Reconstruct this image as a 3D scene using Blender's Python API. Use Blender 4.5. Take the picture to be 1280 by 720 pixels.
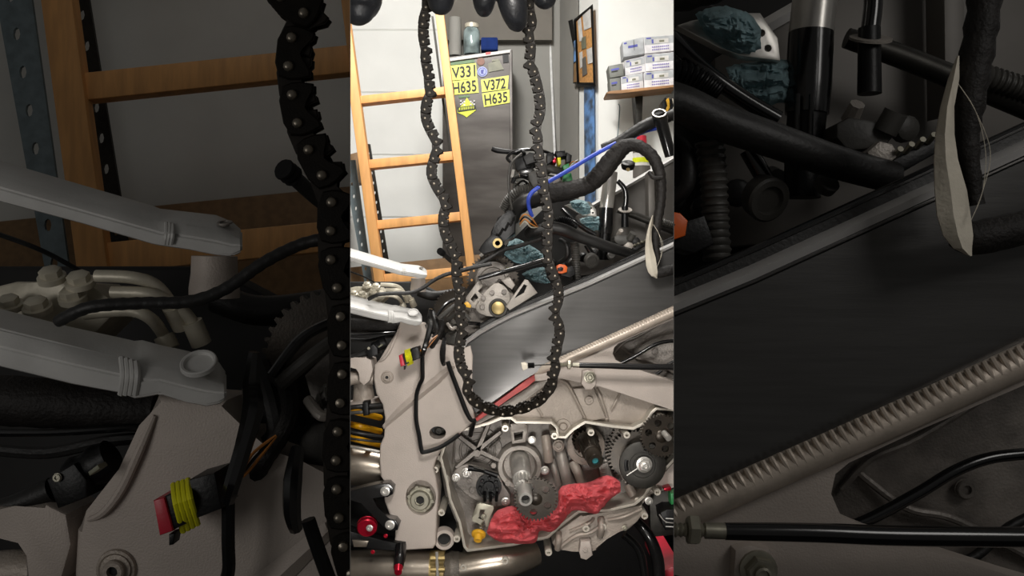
import bpy, bmesh, math, random
from mathutils import Vector, Matrix, noise
R = random.Random(7)
for o in list(bpy.data.objects): bpy.data.objects.remove(o)
SC = bpy.context.scene; COL = SC.collection
V = Vector; PI = math.pi
F = 1100.0          # focal length in pixels of the 1280 wide frame
CZ = 1.0            # camera height

# ---------------------------------------------------------------- camera
cd = bpy.data.cameras.new('camera'); cam = bpy.data.objects.new('camera', cd); COL.objects.link(cam)
cam.location = (0, 0, CZ); cam.rotation_euler = (PI/2, 0, 0)
cd.sensor_width = 36; cd.lens = F/1280*36; cd.clip_start = .02
SC.camera = cam
# ---------------------------------------------------------------- world
w = bpy.data.worlds.new('world'); SC.world = w; w.use_nodes = True
bg = w.node_tree.nodes['Background']; bg.inputs[0].default_value = (1, .97, .92, 1); bg.inputs[1].default_value = .07
# ---------------------------------------------------------------- lamps
def area(name, loc, target, sx, sy, power, color=(1, .965, .92)):
    d = bpy.data.lights.new(name, 'AREA'); d.shape = 'RECTANGLE'; d.size = sx; d.size_y = sy; d.energy = power; d.color = color
    o = bpy.data.objects.new(name, d); COL.objects.link(o); o.location = loc
    o.rotation_euler = (V(target)-V(loc)).to_track_quat('-Z', 'Y').to_euler()
    return o
area('front_fill', (0, .43, 1.225), (0, 1.12, .74), .12, .10, 3.3)  # added frontal fill, stands for no lamp of the room
area('front_fill', (0, .42, .75), (0, 1.15, .76), .11, .08, 1.5)  # added low fill to lift the lower engine
area('ceiling_tube_lamp', (0, 1.0, 2.6), (0, 1.15, .7), .26, .4, 17)
area('ceiling_tube_lamp', (-.22, 2.3, 2.65), (-.9, 4.2, 1.0), .28, .4, 43, (1, .985, .96))
area('ceiling_tube_lamp', (0, 1.7, 2.6), (.0, 1.3, .8), .4, .3, 17, (1, .97, .92))
area('side_bay_fill', (-.6, .0, .95), (-.25, .65, .88), .3, .3, .66)  # these fills are added to set the dim level of the side bays
area('side_bay_fill', (.65, .0, 1.42), (.25, .65, .80), .3, .3, 1.15)
area('side_bay_fill', (-1.2, 2.2, 2.6), (-1.2, 3.6, 1.1), .5, .5, .75)
area('side_bay_fill', (1.2, 1.2, 1.9), (.5, .8, 1.0), .5, .5, 1.3)
SC.view_settings.view_transform = 'Standard'; SC.view_settings.look = 'None'
SC.view_settings.gamma = 1; SC.view_settings.use_curve_mapping = False
SC.view_settings.exposure = 0.0

# ================================================================ materials
def lin(c):
    if isinstance(c, str):
        c = c.lstrip('#'); c = [int(c[i:i+2], 16)/255 for i in (0, 2, 4)]
    return tuple((x/12.92 if x <= .04045 else ((x+.055)/1.055)**2.4) for x in c)+(1,)
MATS = {}
def mat(name, col, rough=.5, metal=0, var=.12, vs=30, bump=.1, bs=400, stretch=None, col2=None, kind='noise', spec=.5, trans=0, coat=0):
    if name in MATS: return MATS[name]
    m = bpy.data.materials.new(name); m.use_nodes = True; nt = m.node_tree; N = nt.nodes; L = nt.links
    b = N['Principled BSDF']; b.inputs['Roughness'].default_value = rough; b.inputs['Metallic'].default_value = metal
    b.inputs['Specular IOR Level'].default_value = spec
    if trans: b.inputs['Transmission Weight'].default_value = trans
    if coat: b.inputs['Coat Weight'].default_value = coat; b.inputs['Coat Roughness'].default_value = .15
    tc = N.new('ShaderNodeTexCoord'); mp = N.new('ShaderNodeMapping'); L.new(tc.outputs['Object'], mp.inputs[0])
    if stretch: mp.inputs['Scale'].default_value = stretch
    n1 = N.new('ShaderNodeTexNoise'); n1.inputs['Scale'].default_value = vs; n1.inputs['Detail'].default_value = 6
    L.new(mp.outputs[0], n1.inputs[0])
    c = lin(col); d = lin(col2) if col2 else tuple(max(0, x*(1-var*2)) for x in c[:3])+(1,)
    cr = N.new('ShaderNodeValToRGB'); cr.color_ramp.elements[0].position = .36; cr.color_ramp.elements[1].position = .62
    cr.color_ramp.elements[0].color = d; cr.color_ramp.elements[1].color = c
    L.new(n1.outputs[0], cr.inputs[0]); L.new(cr.outputs[0], b.inputs['Base Color'])
    if bump:
        if kind == 'noise':
            n2 = N.new('ShaderNodeTexNoise'); n2.inputs['Scale'].default_value = bs; n2.inputs['Detail'].default_value = 3
        elif kind == 'weave':
            n2 = N.new('ShaderNodeTexChecker'); n2.inputs['Scale'].default_value = bs
        else:
            n2 = N.new('ShaderNodeTexWave'); n2.inputs['Scale'].default_value = bs; n2.inputs['Distortion'].default_value = 1.5
        L.new(mp.outputs[0], n2.inputs[0])
        bp = N.new('ShaderNodeBump'); bp.inputs['Strength'].default_value = bump; bp.inputs['Distance'].default_value = .002
        L.new(n2.outputs['Fac' if 'Fac' in n2.outputs else 0], bp.inputs['Height']); L.new(bp.outputs[0], b.inputs['Normal'])
    MATS[name] = m
    return m
def glow(name, col, s):
    m = mat(name, col); return m
M = dict(
 wall=mat('wall_paint', '#e7e7e2', .8, 0, .04, 3, .08, 60),
 wallgrey=mat('wall_grey', '#8a8882', .8, 0, .06, 4, .1, 50),
 walldark=mat('wall_dark', '#6d6860', .8, 0, .1, 5, .1, 50),
 floor=mat('floor_black', '#1b1a1a', .5, 0, .2, 8, .1, 80),
 baffle=mat('baffle_paint', '#8f8b85', .7, 0, .05, 5, .05, 80),
 wood=mat('ladder_wood', '#e0a565', .55, 0, .1, 12, .15, 60, (3, 3, .4)),
 wood2=mat('shelf_wood', '#a97c50', .6, 0, .15, 14, .15, 60, (.5, 3, 3)),
 galv=mat('galvanised_steel', '#7d8b90', .5, .35, .12, 25, .05, 300),
 darkmetal=mat('dark_steel', '#35332f', .45, .6, .15, 60, .08, 600),
 cabinet=mat('cabinet_steel', '#4b4743', .4, .4, .22, 3, .04, 20, (1, 4, 5), col2='#332e2a'),
 trimwhite=mat('white_trim', '#dcdcda', .5),
 chain=mat('chain_steel', '#15110c', .5, .1, .18, 150, .1, 900, spec=.15),
 rivet=mat('rivet_steel', '#8a8276', .35, .8, .1, 200, .03, 900),
 tooth=mat('tooth_steel', '#211c17', .45, .3, .15, 200, .05, 900, spec=.3),
 glove=mat('black_glove', '#16181c', .38, 0, .15, 90, .25, 250),
 arm=mat('painted_grey_alloy', '#c6c5c2', .5, .1, .07, 25, .08, 500),
 plate=mat('cast_alloy_warm', '#b9aea5', .55, .1, .06, 18, .22, 700),
 casting=mat('engine_casting', '#a39c94', .42, .25, .12, 35, .3, 500),
 casting2=mat('engine_casting_beige', '#a99e93', .48, .2, .1, 30, .3, 450),
 castdark=mat('engine_casting_dark', '#8f8881', .42, .25, .2, 40, .3, 450),
 lip=mat('machined_alloy', '#cfc8bb', .35, .35, .1, 60, .06, 300),
 brushed=mat('brushed_aluminium', '#5c5b5a', .32, .8, .07, 6, .03, 40, (2, 2, 30)),
 rim=mat('polished_rim', '#e6e4e2', .3, .4, .05, 30, .03, 200),
 weld=mat('weld_bead_alloy', '#c5b8aa', .42, .35, .1, 60, .1, 400),
 steel=mat('bright_steel', '#d2cfc9', .3, .65, .06, 60, .03, 300),
 zinc=mat('zinc_plated', '#a8a494', .36, .6, .1, 80, .05, 300),
 brass=mat('brass', '#a08c5c', .38, .6, .15, 60, .05, 300),
 gear=mat('gear_steel', '#383129', .32, .5, .2, 60, .06, 500),
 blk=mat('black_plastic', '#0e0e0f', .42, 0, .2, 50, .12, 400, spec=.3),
 gloss=mat('gloss_black', '#121213', .2, 0, .1, 50, .02, 200, coat=.4),
 rubber=mat('black_rubber', '#1e1d1c', .5, 0, .2, 40, .2, 300),
 tape=mat('cloth_tape', '#211e1c', .6, 0, .2, 60, .6, 350, spec=.3),
 hose=mat('grey_hose', '#45433f', .5, 0, .15, 40, .15, 300),
 cream=mat('cream_fitting', '#cfc8b6', .42, .25, .12, 50, .1, 300),
 paper=mat('cream_wrap', '#ddd5c4', .75, 0, .08, 40, .35, 200),
 blue=mat('blue_hose', '#3b55c4', .4, 0, .08, 40, .05, 300),
 red=mat('red_plastic', '#c0263a', .38, 0, .1, 40, .05, 300),
 redpad=mat('red_rubber_strip', '#b84a48', .5, 0, .12, 40, .15, 300),
 redan=mat('red_anodised', '#b3142e', .25, .6, .1, 40, .03, 300),
 yel=mat('yellow_seal', '#e3e01e', .45, 0, .05, 40, .05, 300),
 yelcap=mat('yellow_plug', '#efb62e', .4, 0, .08, 40, .05, 300),
 yelspring=mat('yellow_spring_paint', '#e0a311', .4, 0, .1, 40, .05, 300),
 green=mat('green_plastic', '#2f8a4c', .4, 0, .1, 40, .05, 300),
 orange=mat('orange_plastic', '#ef6a1f', .4, 0, .05, 40, .05, 300),
 rag=mat('red_cloth', '#f97a80', .9, 0, .05, 40, .12, 900, kind='weave'),
 blrag=mat('blue_paper_towel', '#b4d2d8', .85, 0, .1, 40, .4, 500),
 exhaust=mat('exhaust_steel', '#a99f92', .28, .85, .18, 20, .05, 100),
 mesh=mat('woven_sleeve', '#6a635a', .5, .4, .2, 60, .9, 700, kind='weave'),
 plateyel=mat('plate_yellow', '#e3e552', .45, 0, .03, 20, .02, 100),
 stgreen=mat('sticker_green', '#587a4c', .5), stblue=mat('sticker_blue', '#aab4e0', .5), stbrown=mat('sticker_brown', '#7b4a33', .5),
 stolive=mat('sticker_olive', '#7d7d68', .5), ink=mat('black_ink', '#1a1a1a', .6), inkblue=mat('blue_ink', '#5b5fb0', .6),
 inkpurple=mat('purple_ink', '#8f86c0', .6), lime=mat('sticker_lime', '#dce61e', .45),
 boxgrey=mat('carton_grey', '#b9bcbe', .6), boxwhite=mat('carton_white', '#ebe9ea', .6), boxdark=mat('carton_dark_grey', '#7e807a', .6),
 cork=mat('cork', '#d29a5a', .8, 0, .15, 80, .3, 300), paperw=mat('paper_white', '#dcdad5', .7), bluepaint=mat('blue_paint', '#6d9bd6', .6, 0, .3, 18, .1, 60, col2='#46505c'),
 glass=mat('bottle_glass', '#9fb0b0', .1, .3, .3, 20, 0), bluebox=mat('blue_tin', '#1b2f66', .8, spec=.1), board=mat('brown_board', '#8a6a45', .6),
 darkbg=mat('dark_fill', '#191817', .7, 0, .2, 20, .1, 80), panelgrey=mat('grey_panel', '#6b6762', .5, .2, .1, 10, .05, 60),  # near-black fill: paints shade into openings, also backs other parts
 teal=mat('teal_plug', '#2f7f86', .4), copper=mat('copper_wire', '#c7803a', .4),
)

# ================================================================ mapping from photo positions to points
class Map:
    def __init__(s, sc, ox, oy, Y0, k, bay): s.s, s.ox, s.oy, s.Y0, s.k, s.bay = sc, ox, oy, Y0, k, bay
    def p(s, x, y, d=0):
        Y = s.Y0+s.k*d; px = (x-s.ox)*s.s; py = (y-s.oy)*s.s
        if s.bay == 'c': px, py = x, y
        return V(((px-640)/F*Y, Y, CZ-(py-360)/F*Y))
    def r(s, n, d=0): return n*s.s/F*(s.Y0+s.k*d)
K = 1280/404.0
CM = Map(1, 0, 0, 1.1, 1, 'c')
LM = Map(K, 438, 247, .62, 1.15, 'l')
RM = Map(K, 438, 247, .62, 1.15, 'r')
def Q(pts): return [(438+p[0]/K, 247+p[1]/K)+tuple(p[2:]) for p in pts]
def q(x, y): return (438+x/K, 247+y/K)
ULIM = 202/F

# ================================================================ object helpers
def clip(bm, bay):
    if bay == 'c': sides = [(V((1, -ULIM+.0002, 0)), 1), (V((-1, -ULIM+.0002, 0)), 1)]
    elif bay == 'l': sides = [(V((1, ULIM+.0006, 0)), 1)]
    elif bay == 'r': sides = [(V((-1, ULIM+.0006, 0)), 1)]
    else: return
    for no, _ in sides:
        co = V((0, 0, CZ))
        if any((v.co-co).dot(no) > 0 for v in bm.verts):
            g = bm.verts[:]+bm.edges[:]+bm.faces[:]
            bmesh.ops.bisect_plane(bm, geom=g, plane_co=co, plane_no=no.normalized(), clear_outer=True, dist=1e-6)
            be = [e for e in bm.edges if e.is_boundary and all(abs((v.co-co).dot(no.normalized())) < 1e-5 for v in e.verts)]
            if be:
                try: bmesh.ops.holes_fill(bm, edges=be, sides=0)
                except Exception: pass
def props(o, label=None, cat=None, group=None, kind=None):
    for k, v in (('label', label), ('category', cat), ('group', group), ('kind', kind)):
        if v: o[k] = v
    return o
def obj(name, bm, m, parent=None, bay=None, label=None, cat=None, group=None, kind=None, ang=35, mods=None):
    if bay: clip(bm, bay)
    if not bm.faces: bm.free(); return None
    if m is not None: bmesh.ops.recalc_face_normals(bm, faces=bm.faces[:])
    me = bpy.data.meshes.new(name); 
    c = V((0, 0, 0))
    if parent is None:      # a thing of its own gets its origin at its base
        xs = [v.co for v in bm.verts]
        c = V((sum(v.x for v in xs)/len(xs), sum(v.y for v in xs)/len(xs), min(v.z for v in xs)))
        bmesh.ops.translate(bm, verts=bm.verts[:], vec=-c)
    bm.to_mesh(me); bm.free()
    me.polygons.foreach_set('use_smooth', [True]*len(me.polygons)); me.set_sharp_from_angle(angle=math.radians(ang))
    me.materials.append(M[m] if isinstance(m, str) else m)
    o = bpy.data.objects.new(name, me); COL.objects.link(o); o.location = c
    if parent: hang(o, parent)
    return props(o, label, cat, group, kind)
def hang(o, parent):
    mw = Matrix.Identity(4); a = parent; ch = []
    while a: ch.append(a); a = a.parent
    for a in reversed(ch): mw = mw @ a.matrix_parent_inverse @ a.matrix_basis
    o.parent = parent; o.matrix_parent_inverse = mw.inverted()
def thing(name, label, cat, loc, group=None):
    o = bpy.data.objects.new(name, None); COL.objects.link(o); o.location = loc; o.empty_display_size = .02
    return props(o, label, cat, group)
NB = bmesh.new
def crom(pts, n, closed=False):
    P = [V(p) for p in pts]; out = []; N = len(P)
    if N < 3 and not closed: return P
    for i in range(N if closed else N-1):
        g = (lambda j: P[j % N]) if closed else (lambda j: P[max(0, min(N-1, j))])
        a, b, c, d = g(i-1), g(i), g(i+1), g(i+2)
        for k in range(n):
            t = k/n
            out.append(.5*((2*b)+(c-a)*t+(2*a-5*b+4*c-d)*t*t+(3*b-a-3*c+d)*t**3))
    if not closed: out.append(P[-1])
    return out
def smooth2(poly, n=3): return [(p.x, p.y) for p in crom([(a, b, 0) for a, b in poly], n, True)]
def tube(bm, pts, rad, n=10, sub=6, ridge=None, cap=True, flat=1.0):
    """pts: world points; rad: one radius or one per point; ridge=(pitch, depth) for ribs or taped turns"""
    P = [V(p) for p in pts]
    rr = rad if isinstance(rad, (list, tuple)) else [rad]*len(P)
    if len(P) > 2:
        C = crom(P, sub); RR = []
        for i in range(len(P)-1):
            for k in range(sub): RR.append(rr[i]+(rr[i+1]-rr[i])*k/sub)
        RR.append(rr[-1])
    else: C, RR = P, list(rr)
    if ridge:
        D = [0]
        for a, b in zip(C, C[1:]): D.append(D[-1]+(b-a).length)
        st = ridge[0]/(4 if len(ridge) < 3 else 3); m = max(4, int(D[-1]/st)); m = min(m, 700); C2 = []; R2 = []; j = 0
        for i in range(m+1):
            s = D[-1]*i/m
            while j < len(D)-2 and D[j+1] < s: j += 1
            t = (s-D[j])/max(1e-9, D[j+1]-D[j]); C2.append(C[j].lerp(C[j+1], t)); r0 = RR[j]+(RR[j+1]-RR[j])*t
            if len(ridge) > 2: f = ((s/ridge[0]) % 1.0); R2.append(r0+ridge[1]*(f-.5)*(1 if f < .9 else -1))
            else: R2.append(r0+ridge[1]*math.sin(2*PI*s/ridge[0]))
        C, RR = C2, R2
    up = None; rings = []
    for i, c in enumerate(C):
        t = (C[min(i+1, len(C)-1)]-C[max(i-1, 0)])
        if t.length < 1e-9: t = V((0, 0, 1))
        t.normalize()
        if up is None:
            up = V((0, 1, 0)) if abs(t.y) < .8 else V((0, 0, 1))
        u = (up-t*up.dot(t)).normalized(); up = u; v = t.cross(u)
        rings.append([bm.verts.new(c+(u*math.cos(2*PI*k/n)*flat+v*math.sin(2*PI*k/n))*RR[i]) for k in range(n)])
    for a, b in zip(rings, rings[1:]):
        for k in range(n): bm.faces.new((a[k], a[(k+1) % n], b[(k+1) % n], b[k]))
    if cap:
        bm.faces.new(rings[0][::-1]); bm.faces.new(rings[-1])
    return bm
def lathe(bm, A, axis, prof, n=24, ref=None, spin=0, cap=True):
    """prof: (distance along axis, radius) from A"""
    A = V(A); ax = V(axis).normalized(); u = V((0, 0, 1)) if abs(ax.z) < .9 else V((1, 0, 0))
    u = (u-ax*u.dot(ax)).normalized(); v = ax.cross(u); rings = []
    for t, r in prof:
        if r <= 1e-7: rings.append([bm.verts.new(A+ax*t)])
        else: rings.append([bm.verts.new(A+ax*t+(u*math.cos(2*PI*k/n+spin)+v*math.sin(2*PI*k/n+spin))*r) for k in range(n)])
    for a, b in zip(rings, rings[1:]):
        for k in range(n):
            if len(a) == 1 and len(b) == 1: continue
            if len(a) == 1: bm.faces.new((a[0], b[(k+1) % n], b[k]))
            elif len(b) == 1: bm.faces.new((a[k], a[(k+1) % n], b[0]))
            else: bm.faces.new((a[k], a[(k+1) % n], b[(k+1) % n], b[k]))
    if cap and len(rings[0]) > 1: bm.faces.new(rings[0][::-1])
    if cap and len(rings[-1]) > 1: bm.faces.new(rings[-1])
    return bm
def plate(bm, outer, holes, f3, W, bev=0, seg=2):
    """outer / holes: 2-D loops; f3 maps a 2-D point to the front face; W: thickness vector"""
    loops = []; es = []
    oe = len(outer)
    for lp in [outer]+list(holes):
        vs = [bm.verts.new(f3(*p)) for p in lp]
        ed = [bm.edges.new((vs[i], vs[(i+1) % len(vs)])) for i in range(len(vs))]
        loops.append(vs); es += ed
    fr = []
    if holes:
        r = bmesh.ops.triangle_fill(bm, use_beauty=True, use_dissolve=False, edges=es)
        fr = [g for g in r['geom'] if isinstance(g, bmesh.types.BMFace)]
    else: fr = [bm.faces.new(loops[0])]
    mp = {}
    for vs in loops:
        for v in vs: mp[v] = bm.verts.new(v.co+W)
    for f in fr: bm.faces.new([mp[v] for v in reversed(f.verts)])
    for vs in loops:
        for i in range(len(vs)):
            a, b = vs[i], vs[(i+1) % len(vs)]; bm.faces.new((a, b, mp[b], mp[a]))
    if bev:
        bmesh.ops.bevel(bm, geom=[e for e in es[:oe] if e.is_valid], offset=bev, segments=seg, affect='EDGES', clamp_overlap=True, profile=.5)
    return bm
def prism(m, poly, d0, d1, bev=0, holes=(), bm=None, seg=2):
    bm = bm or NB()
    Y0 = m.Y0+m.k*d0; Y1 = m.Y0+m.k*d1
    return plate(bm, poly, holes, lambda x, y: m.p(x, y, d0), V((0, Y1-Y0, 0)), m.r(bev, d0) if bev else 0, seg)
def circ(x, y, r, n=20, ry=None): return [(x+r*math.cos(2*PI*k/n), y+(ry or r)*math.sin(2*PI*k/n)) for k in range(n)]
def loft(bm, secs):
    """secs: list of rings (equal count) of world points"""
    rings = [[bm.verts.new(p) for p in s] for s in secs]; n = len(rings[0])
    for a, b in zip(rings, rings[1:]):
        for k in range(n): bm.faces.new((a[k], a[(k+1) % n], b[(k+1) % n], b[k]))
    bm.faces.new(rings[0][::-1]); bm.faces.new(rings[-1])
    return bm
def softloft(secs, bev):
    bm = loft(NB(), secs); bmesh.ops.recalc_face_normals(bm, faces=bm.faces[:])
    e = [e for e in bm.edges if len(e.link_faces) == 2 and e.calc_face_angle(0) > .5]
    bmesh.ops.bevel(bm, geom=e, offset=bev, segments=2, affect='EDGES', clamp_overlap=True); return bm
def box(bm, lo, hi, bev=0, rot=None):
    lo, hi = V(lo), V(hi); c = (lo+hi)/2; r = bmesh.ops.create_cube(bm, size=1)
    for v in r['verts']:
        p = V((v.co.x*(hi.x-lo.x), v.co.y*(hi.y-lo.y), v.co.z*(hi.z-lo.z))); v.co = c+(rot @ p if rot else p)
    if bev: bmesh.ops.bevel(bm, geom=list({e for v in r['verts'] for e in v.link_edges}), offset=bev, segments=2, affect='EDGES', clamp_overlap=True)
    return bm
def bolt(m, x, y, r, d, parent, kind='hex', mtl='steel', tilt=(0, -1, 0), washer=True, name='bolt', label=None):
    A = m.p(x, y, d); R_ = m.r(r, d); bm = NB()
    if washer: lathe(bm, A, tilt, [(0, R_), (R_*.22, R_), (R_*.25, R_*.9)], 18)
    if kind == 'hex':
        lathe(bm, A, tilt, [(0, R_*.8), (R_*.75, R_*.8), (R_*.85, R_*.68)], 6, spin=.3)
        lathe(bm, A, tilt, [(R_*.8, R_*.45), (R_*1.15, R_*.43), (R_*1.2, R_*.3), (R_*1.0, R_*.25), (R_*1.0, 0)], 12)
    elif kind == 'socket':
        lathe(bm, A, tilt, [(0, R_*.72), (R_*.6, R_*.72), (R_*.7, R_*.62), (R_*.7, R_*.36), (R_*.2, R_*.34), (R_*.2, 0)], 18)
    elif kind == 'hole':
        lathe(bm, A, tilt, [(0, R_*.95), (R_*.5, R_*.9), (R_*.6, R_*.8), (R_*.6, R_*.45), (-R_*.4, R_*.42), (-R_*.4, 0)], 16)
    return obj(name, bm, mtl, parent, m.bay, label)
def T(name, m, pts, r, mtl, parent, n=10, ridge=None, label=None, sub=6, **kw):
    """a tube through photo points (x, y, depth)"""
    w3 = [m.p(*p) for p in pts]; d = pts[0][2] if len(pts[0]) > 2 else 0
    rr = [m.r(a, p[2] if len(p) > 2 else 0) for a, p in zip(r, pts)] if isinstance(r, (list, tuple)) else m.r(r, d)
    rg = None
    if ridge: rg = (m.r(ridge[0], d), m.r(ridge[1], d))+tuple(ridge[2:])
    bm = tube(NB(), w3, rr, n, sub, rg)
    return obj(name, bm, mtl, parent, m.bay, label, **kw)
def G(name, m, x, y, r, teeth, th, d, mtl, parent, holes=(), tooth=.12, bore=.0, label=None, tilt=(0, -1, 0), hub=None):
    """a toothed wheel facing the viewer"""
    A = m.p(x, y, d); R_ = m.r(r, d); ax = V(tilt).normalized()
    u = V((1, 0, 0)); u = (u-ax*u.dot(ax)).normalized(); v = u.cross(ax) if ax.y < 0 else ax.cross(u)
    o2 = []
    for k in range(teeth):
        for f, q_ in ((-.32, 1-tooth), (-.14, 1), (.14, 1), (.32, 1-tooth)):
            a = 2*PI*(k+f)/teeth; o2.append((R_*q_*math.cos(a), R_*q_*math.sin(a)))
    hs = [[(R_*hr*math.cos(ha)+R_*hw*math.cos(2*PI*k/12), R_*hr*math.sin(ha)+R_*hw*math.sin(2*PI*k/12)) for k in range(12)] for hr, ha, hw in holes]
    bm = plate(NB(), o2, hs, lambda a, b: A+u*a+v*b, -ax*m.r(th, d), 0)
    if hub: lathe(bm, A, ax, [(0, R_*hub), (R_*.06, R_*hub), (R_*.1, R_*(hub-.06)), (R_*.1, 0)], 24)
    return obj(name, bm, mtl, parent, m.bay, label)
def sheet(m, top, bot, d, bulge, nu=40, nv=20, fold=.5, fs=60, seed=0, thick=.0015):
    """a crumpled cloth spanned between two edge lines"""
    def res(pl, n):
        C = crom([V((p[0], p[1], 0)) for p in pl], 8); D = [0]
        for a, b in zip(C, C[1:]): D.append(D[-1]+(b-a).length)
        out = []; j = 0
        for i in range(n+1):
            s = D[-1]*i/n
            while j < len(D)-2 and D[j+1] < s: j += 1
            out.append(C[j].lerp(C[j+1], (s-D[j])/max(1e-9, D[j+1]-D[j])))
        return out
    a, b = res(top, nu), res(bot, nu); bm = NB(); g = []; h = []
    for i in range(nu+1):
        row = []; rb = []
        for j in range(nv+1):
            t = j/nv; p = a[i].lerp(b[i], t); s = math.sin(PI*t)**.6*math.sin(PI*(i+.5)/(nu+1))**.35
            z1 = noise.noise(V((p.x/fs*3, p.y/fs*2, seed)))*.6
            z2 = 1-abs(noise.noise(V((p.x/fs*2.2+z1, p.y/fs*3.4+seed, seed+5))))*2.6
            z3 = 1-abs(noise.noise(V((p.x/fs*6+z1*2, p.y/fs*7, seed+9))))*2.2
            dd = d-bulge*s*(1-fold+fold*(.7*z2+.3*z3))-bulge*.1*z1
            z4 = 1-abs(noise.noise(V((p.x/fs*9+z1*3, p.y/fs*13, seed+3))))*2.4; dd -= bulge*s*.2*z4
            wob = 1.0*z3
            v = bm.verts.new(m.p(p.x+wob*(.6 if 0 < i < nu else .3), p.y+wob*.6, dd)); row.append(v)
        g.append(row)
    for i in range(nu):
        for j in range(nv): bm.faces.new((g[i][j], g[i+1][j], g[i+1][j+1], g[i][j+1]))
    ex = bmesh.ops.solidify(bm, geom=bm.faces[:], thickness=thick)
    return bm
def quadface(m, qd, d, off=0.0, bm=None, th=.0006):
    bm = bm or NB(); return plate(bm, qd, (), lambda x, y: m.p(x, y, d)+V((0, -off, 0)), V((0, th, 0)))
def text(s, m, qd, d, off, parent, mtl='ink', name='lettering'):
    cu = bpy.data.curves.new('lettering', 'FONT'); cu.body = s; cu.resolution_u = 3; cu.offset = .018
    o = bpy.data.objects.new('lettering', cu); COL.objects.link(o); bpy.context.view_layer.update()
    me = bpy.data.meshes.new_from_object(o.evaluated_get(bpy.context.evaluated_depsgraph_get()))
    bpy.data.objects.remove(o); bpy.data.curves.remove(cu)
    bm = NB(); bm.from_mesh(me); bpy.data.meshes.remove(me)
    x0 = min(v.co.x for v in bm.verts); x1 = max(v.co.x for v in bm.verts); y0 = min(v.co.y for v in bm.verts); y1 = max(v.co.y for v in bm.verts)
    tl, tr, br, bl = [V((a, b, 0)) for a, b in qd]
    for v in bm.verts:
        a = (v.co.x-x0)/(x1-x0); b = (v.co.y-y0)/(y1-y0)
        p = (bl.lerp(br, a)).lerp(tl.lerp(tr, a), b); v.co = m.p(p.x, p.y, d)+V((0, -off, 0))
    r = bmesh.ops.extrude_face_region(bm, geom=bm.faces[:])
    bmesh.ops.translate(bm, verts=[g for g in r['geom'] if isinstance(g, bmesh.types.BMVert)], vec=(0, -.0006, 0))
    return obj(name, bm, mtl, parent, m.bay)

# ================================================================ setting
def wallpoly(name, pts, z0, z1, m, bay=None, th=.05):
    bm = NB(); n = len(pts)
    lo = [bm.verts.new((x, y, z0)) for x, y in pts]; hi = [bm.verts.new((x, y, z1)) for x, y in pts]
    for i in range(n): bm.faces.new((lo[i], lo[(i+1) % n], hi[(i+1) % n], hi[i]))
    bm.faces.new(lo[::-1]); bm.faces.new(hi)
    return obj(name, bm, m, None, bay, kind='structure')
bm = NB(); box(bm, (-4, -1, -.1), (4, 6.5, 0)); obj('floor', bm, 'floor', kind='structure')
def at(px, Y): return ((px-640)/F*Y, Y)
# two thin sheets added to keep bright-bay light out of the side bays
for sgn, nm in ((-1, 'light_baffle_left'), (1, 'light_baffle_right')):
    ya, yb = .40, 4.6
    a = (sgn*ULIM*ya, ya); b = (sgn*ULIM*yb, yb); c = (sgn*(ULIM+.0005)*yb, yb); e = (sgn*(ULIM+.0005)*ya, ya)
    wallpoly(nm, [a, b, c, e], 0, 2.9, 'baffle')
# back of the bright bay: door panels behind the ladder, grey recess, corner strip, near white wall
YB = 4.2
for i in range(6):
    z1 = CZ-(-40+i*78-360)/F*YB; z0 = CZ-(-40+(i+1)*78-360)/F*YB+.0012
    x0, x1 = at(430, YB)[0], at(600, YB)[0]
    bm = NB(); box(bm, (x0, YB, z0), (x1, YB+.05, z1), .004)
    if i == 0:
        bk = NB(); box(bk, (-.9, YB+.03, 0), (.9, YB+.1, 2.9)); WB = obj('wall_back', bk, 'wall', None, 'c', kind='structure')
    obj('panel', bm, 'wall', WB, 'c')
xg0, xg1 = at(556, 4.15)[0], at(700, 4.15)[0]
bm = NB(); box(bm, (xg0, 4.14, 0), (xg1, 4.19, 2.9)); obj('trim_1', bm, 'wallgrey', None, 'c', kind='structure')
bm = NB(); box(bm, (at(553, 4.1)[0], 4.09, CZ+.327*4.1*.86), (at(690, 4.1)[0], 4.13, 2.9)); obj('trim_2', bm, 'walldark', None, 'c', kind='structure')
wallpoly('wall_side', [at(697, 4.19), at(748, 3.85), at(845, 3.85), at(845, 4.19)], 0, 2.9, 'wall', 'c')
bm = NB(); 
def sideY(px): return 4.17+(3.84-4.17)*(px-698)/(748-698)
def SP(px, py, off=0):
    Y = sideY(px)-off; return V(((px-640)/F*Y-off*.3, Y, CZ-(py-360)/F*Y))
plate(bm, [(699, -40), (724, -40), (724, 420), (699, 420)], (), lambda x, y: SP(x, y, .012), V((0, .01, 0)))
obj('trim_3', bm, 'wallgrey', None, 'c', kind='structure')
bm = tube(NB(), [SP(691.5, -30, .06), SP(692, 40, .06), SP(703, 300, .06)], .006, 8); obj('trim_4', bm, 'trimwhite', None, 'c', kind='structure')
bm = NB(); plate(bm, [(731, 109), (744, 109), (746, 400), (733, 400)], (), lambda x, y: SP(x, y, .012), V((0, .01, 0))); obj('door_1', bm, 'bluepaint', None, 'c', kind='structure')
# side bays: their own back walls
wallpoly('wall_far_left', [at(-240, 3.75), at(437.5, 3.75), at(437.5, 3.8), at(-240, 3.8)], 0, 2.9, 'wall')
wallpoly('wall_far_right', [at(843, 1.75), at(1600, 1.75), at(1600, 1.8), at(843, 1.8)], 0, 2.9, 'darkbg')

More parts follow.
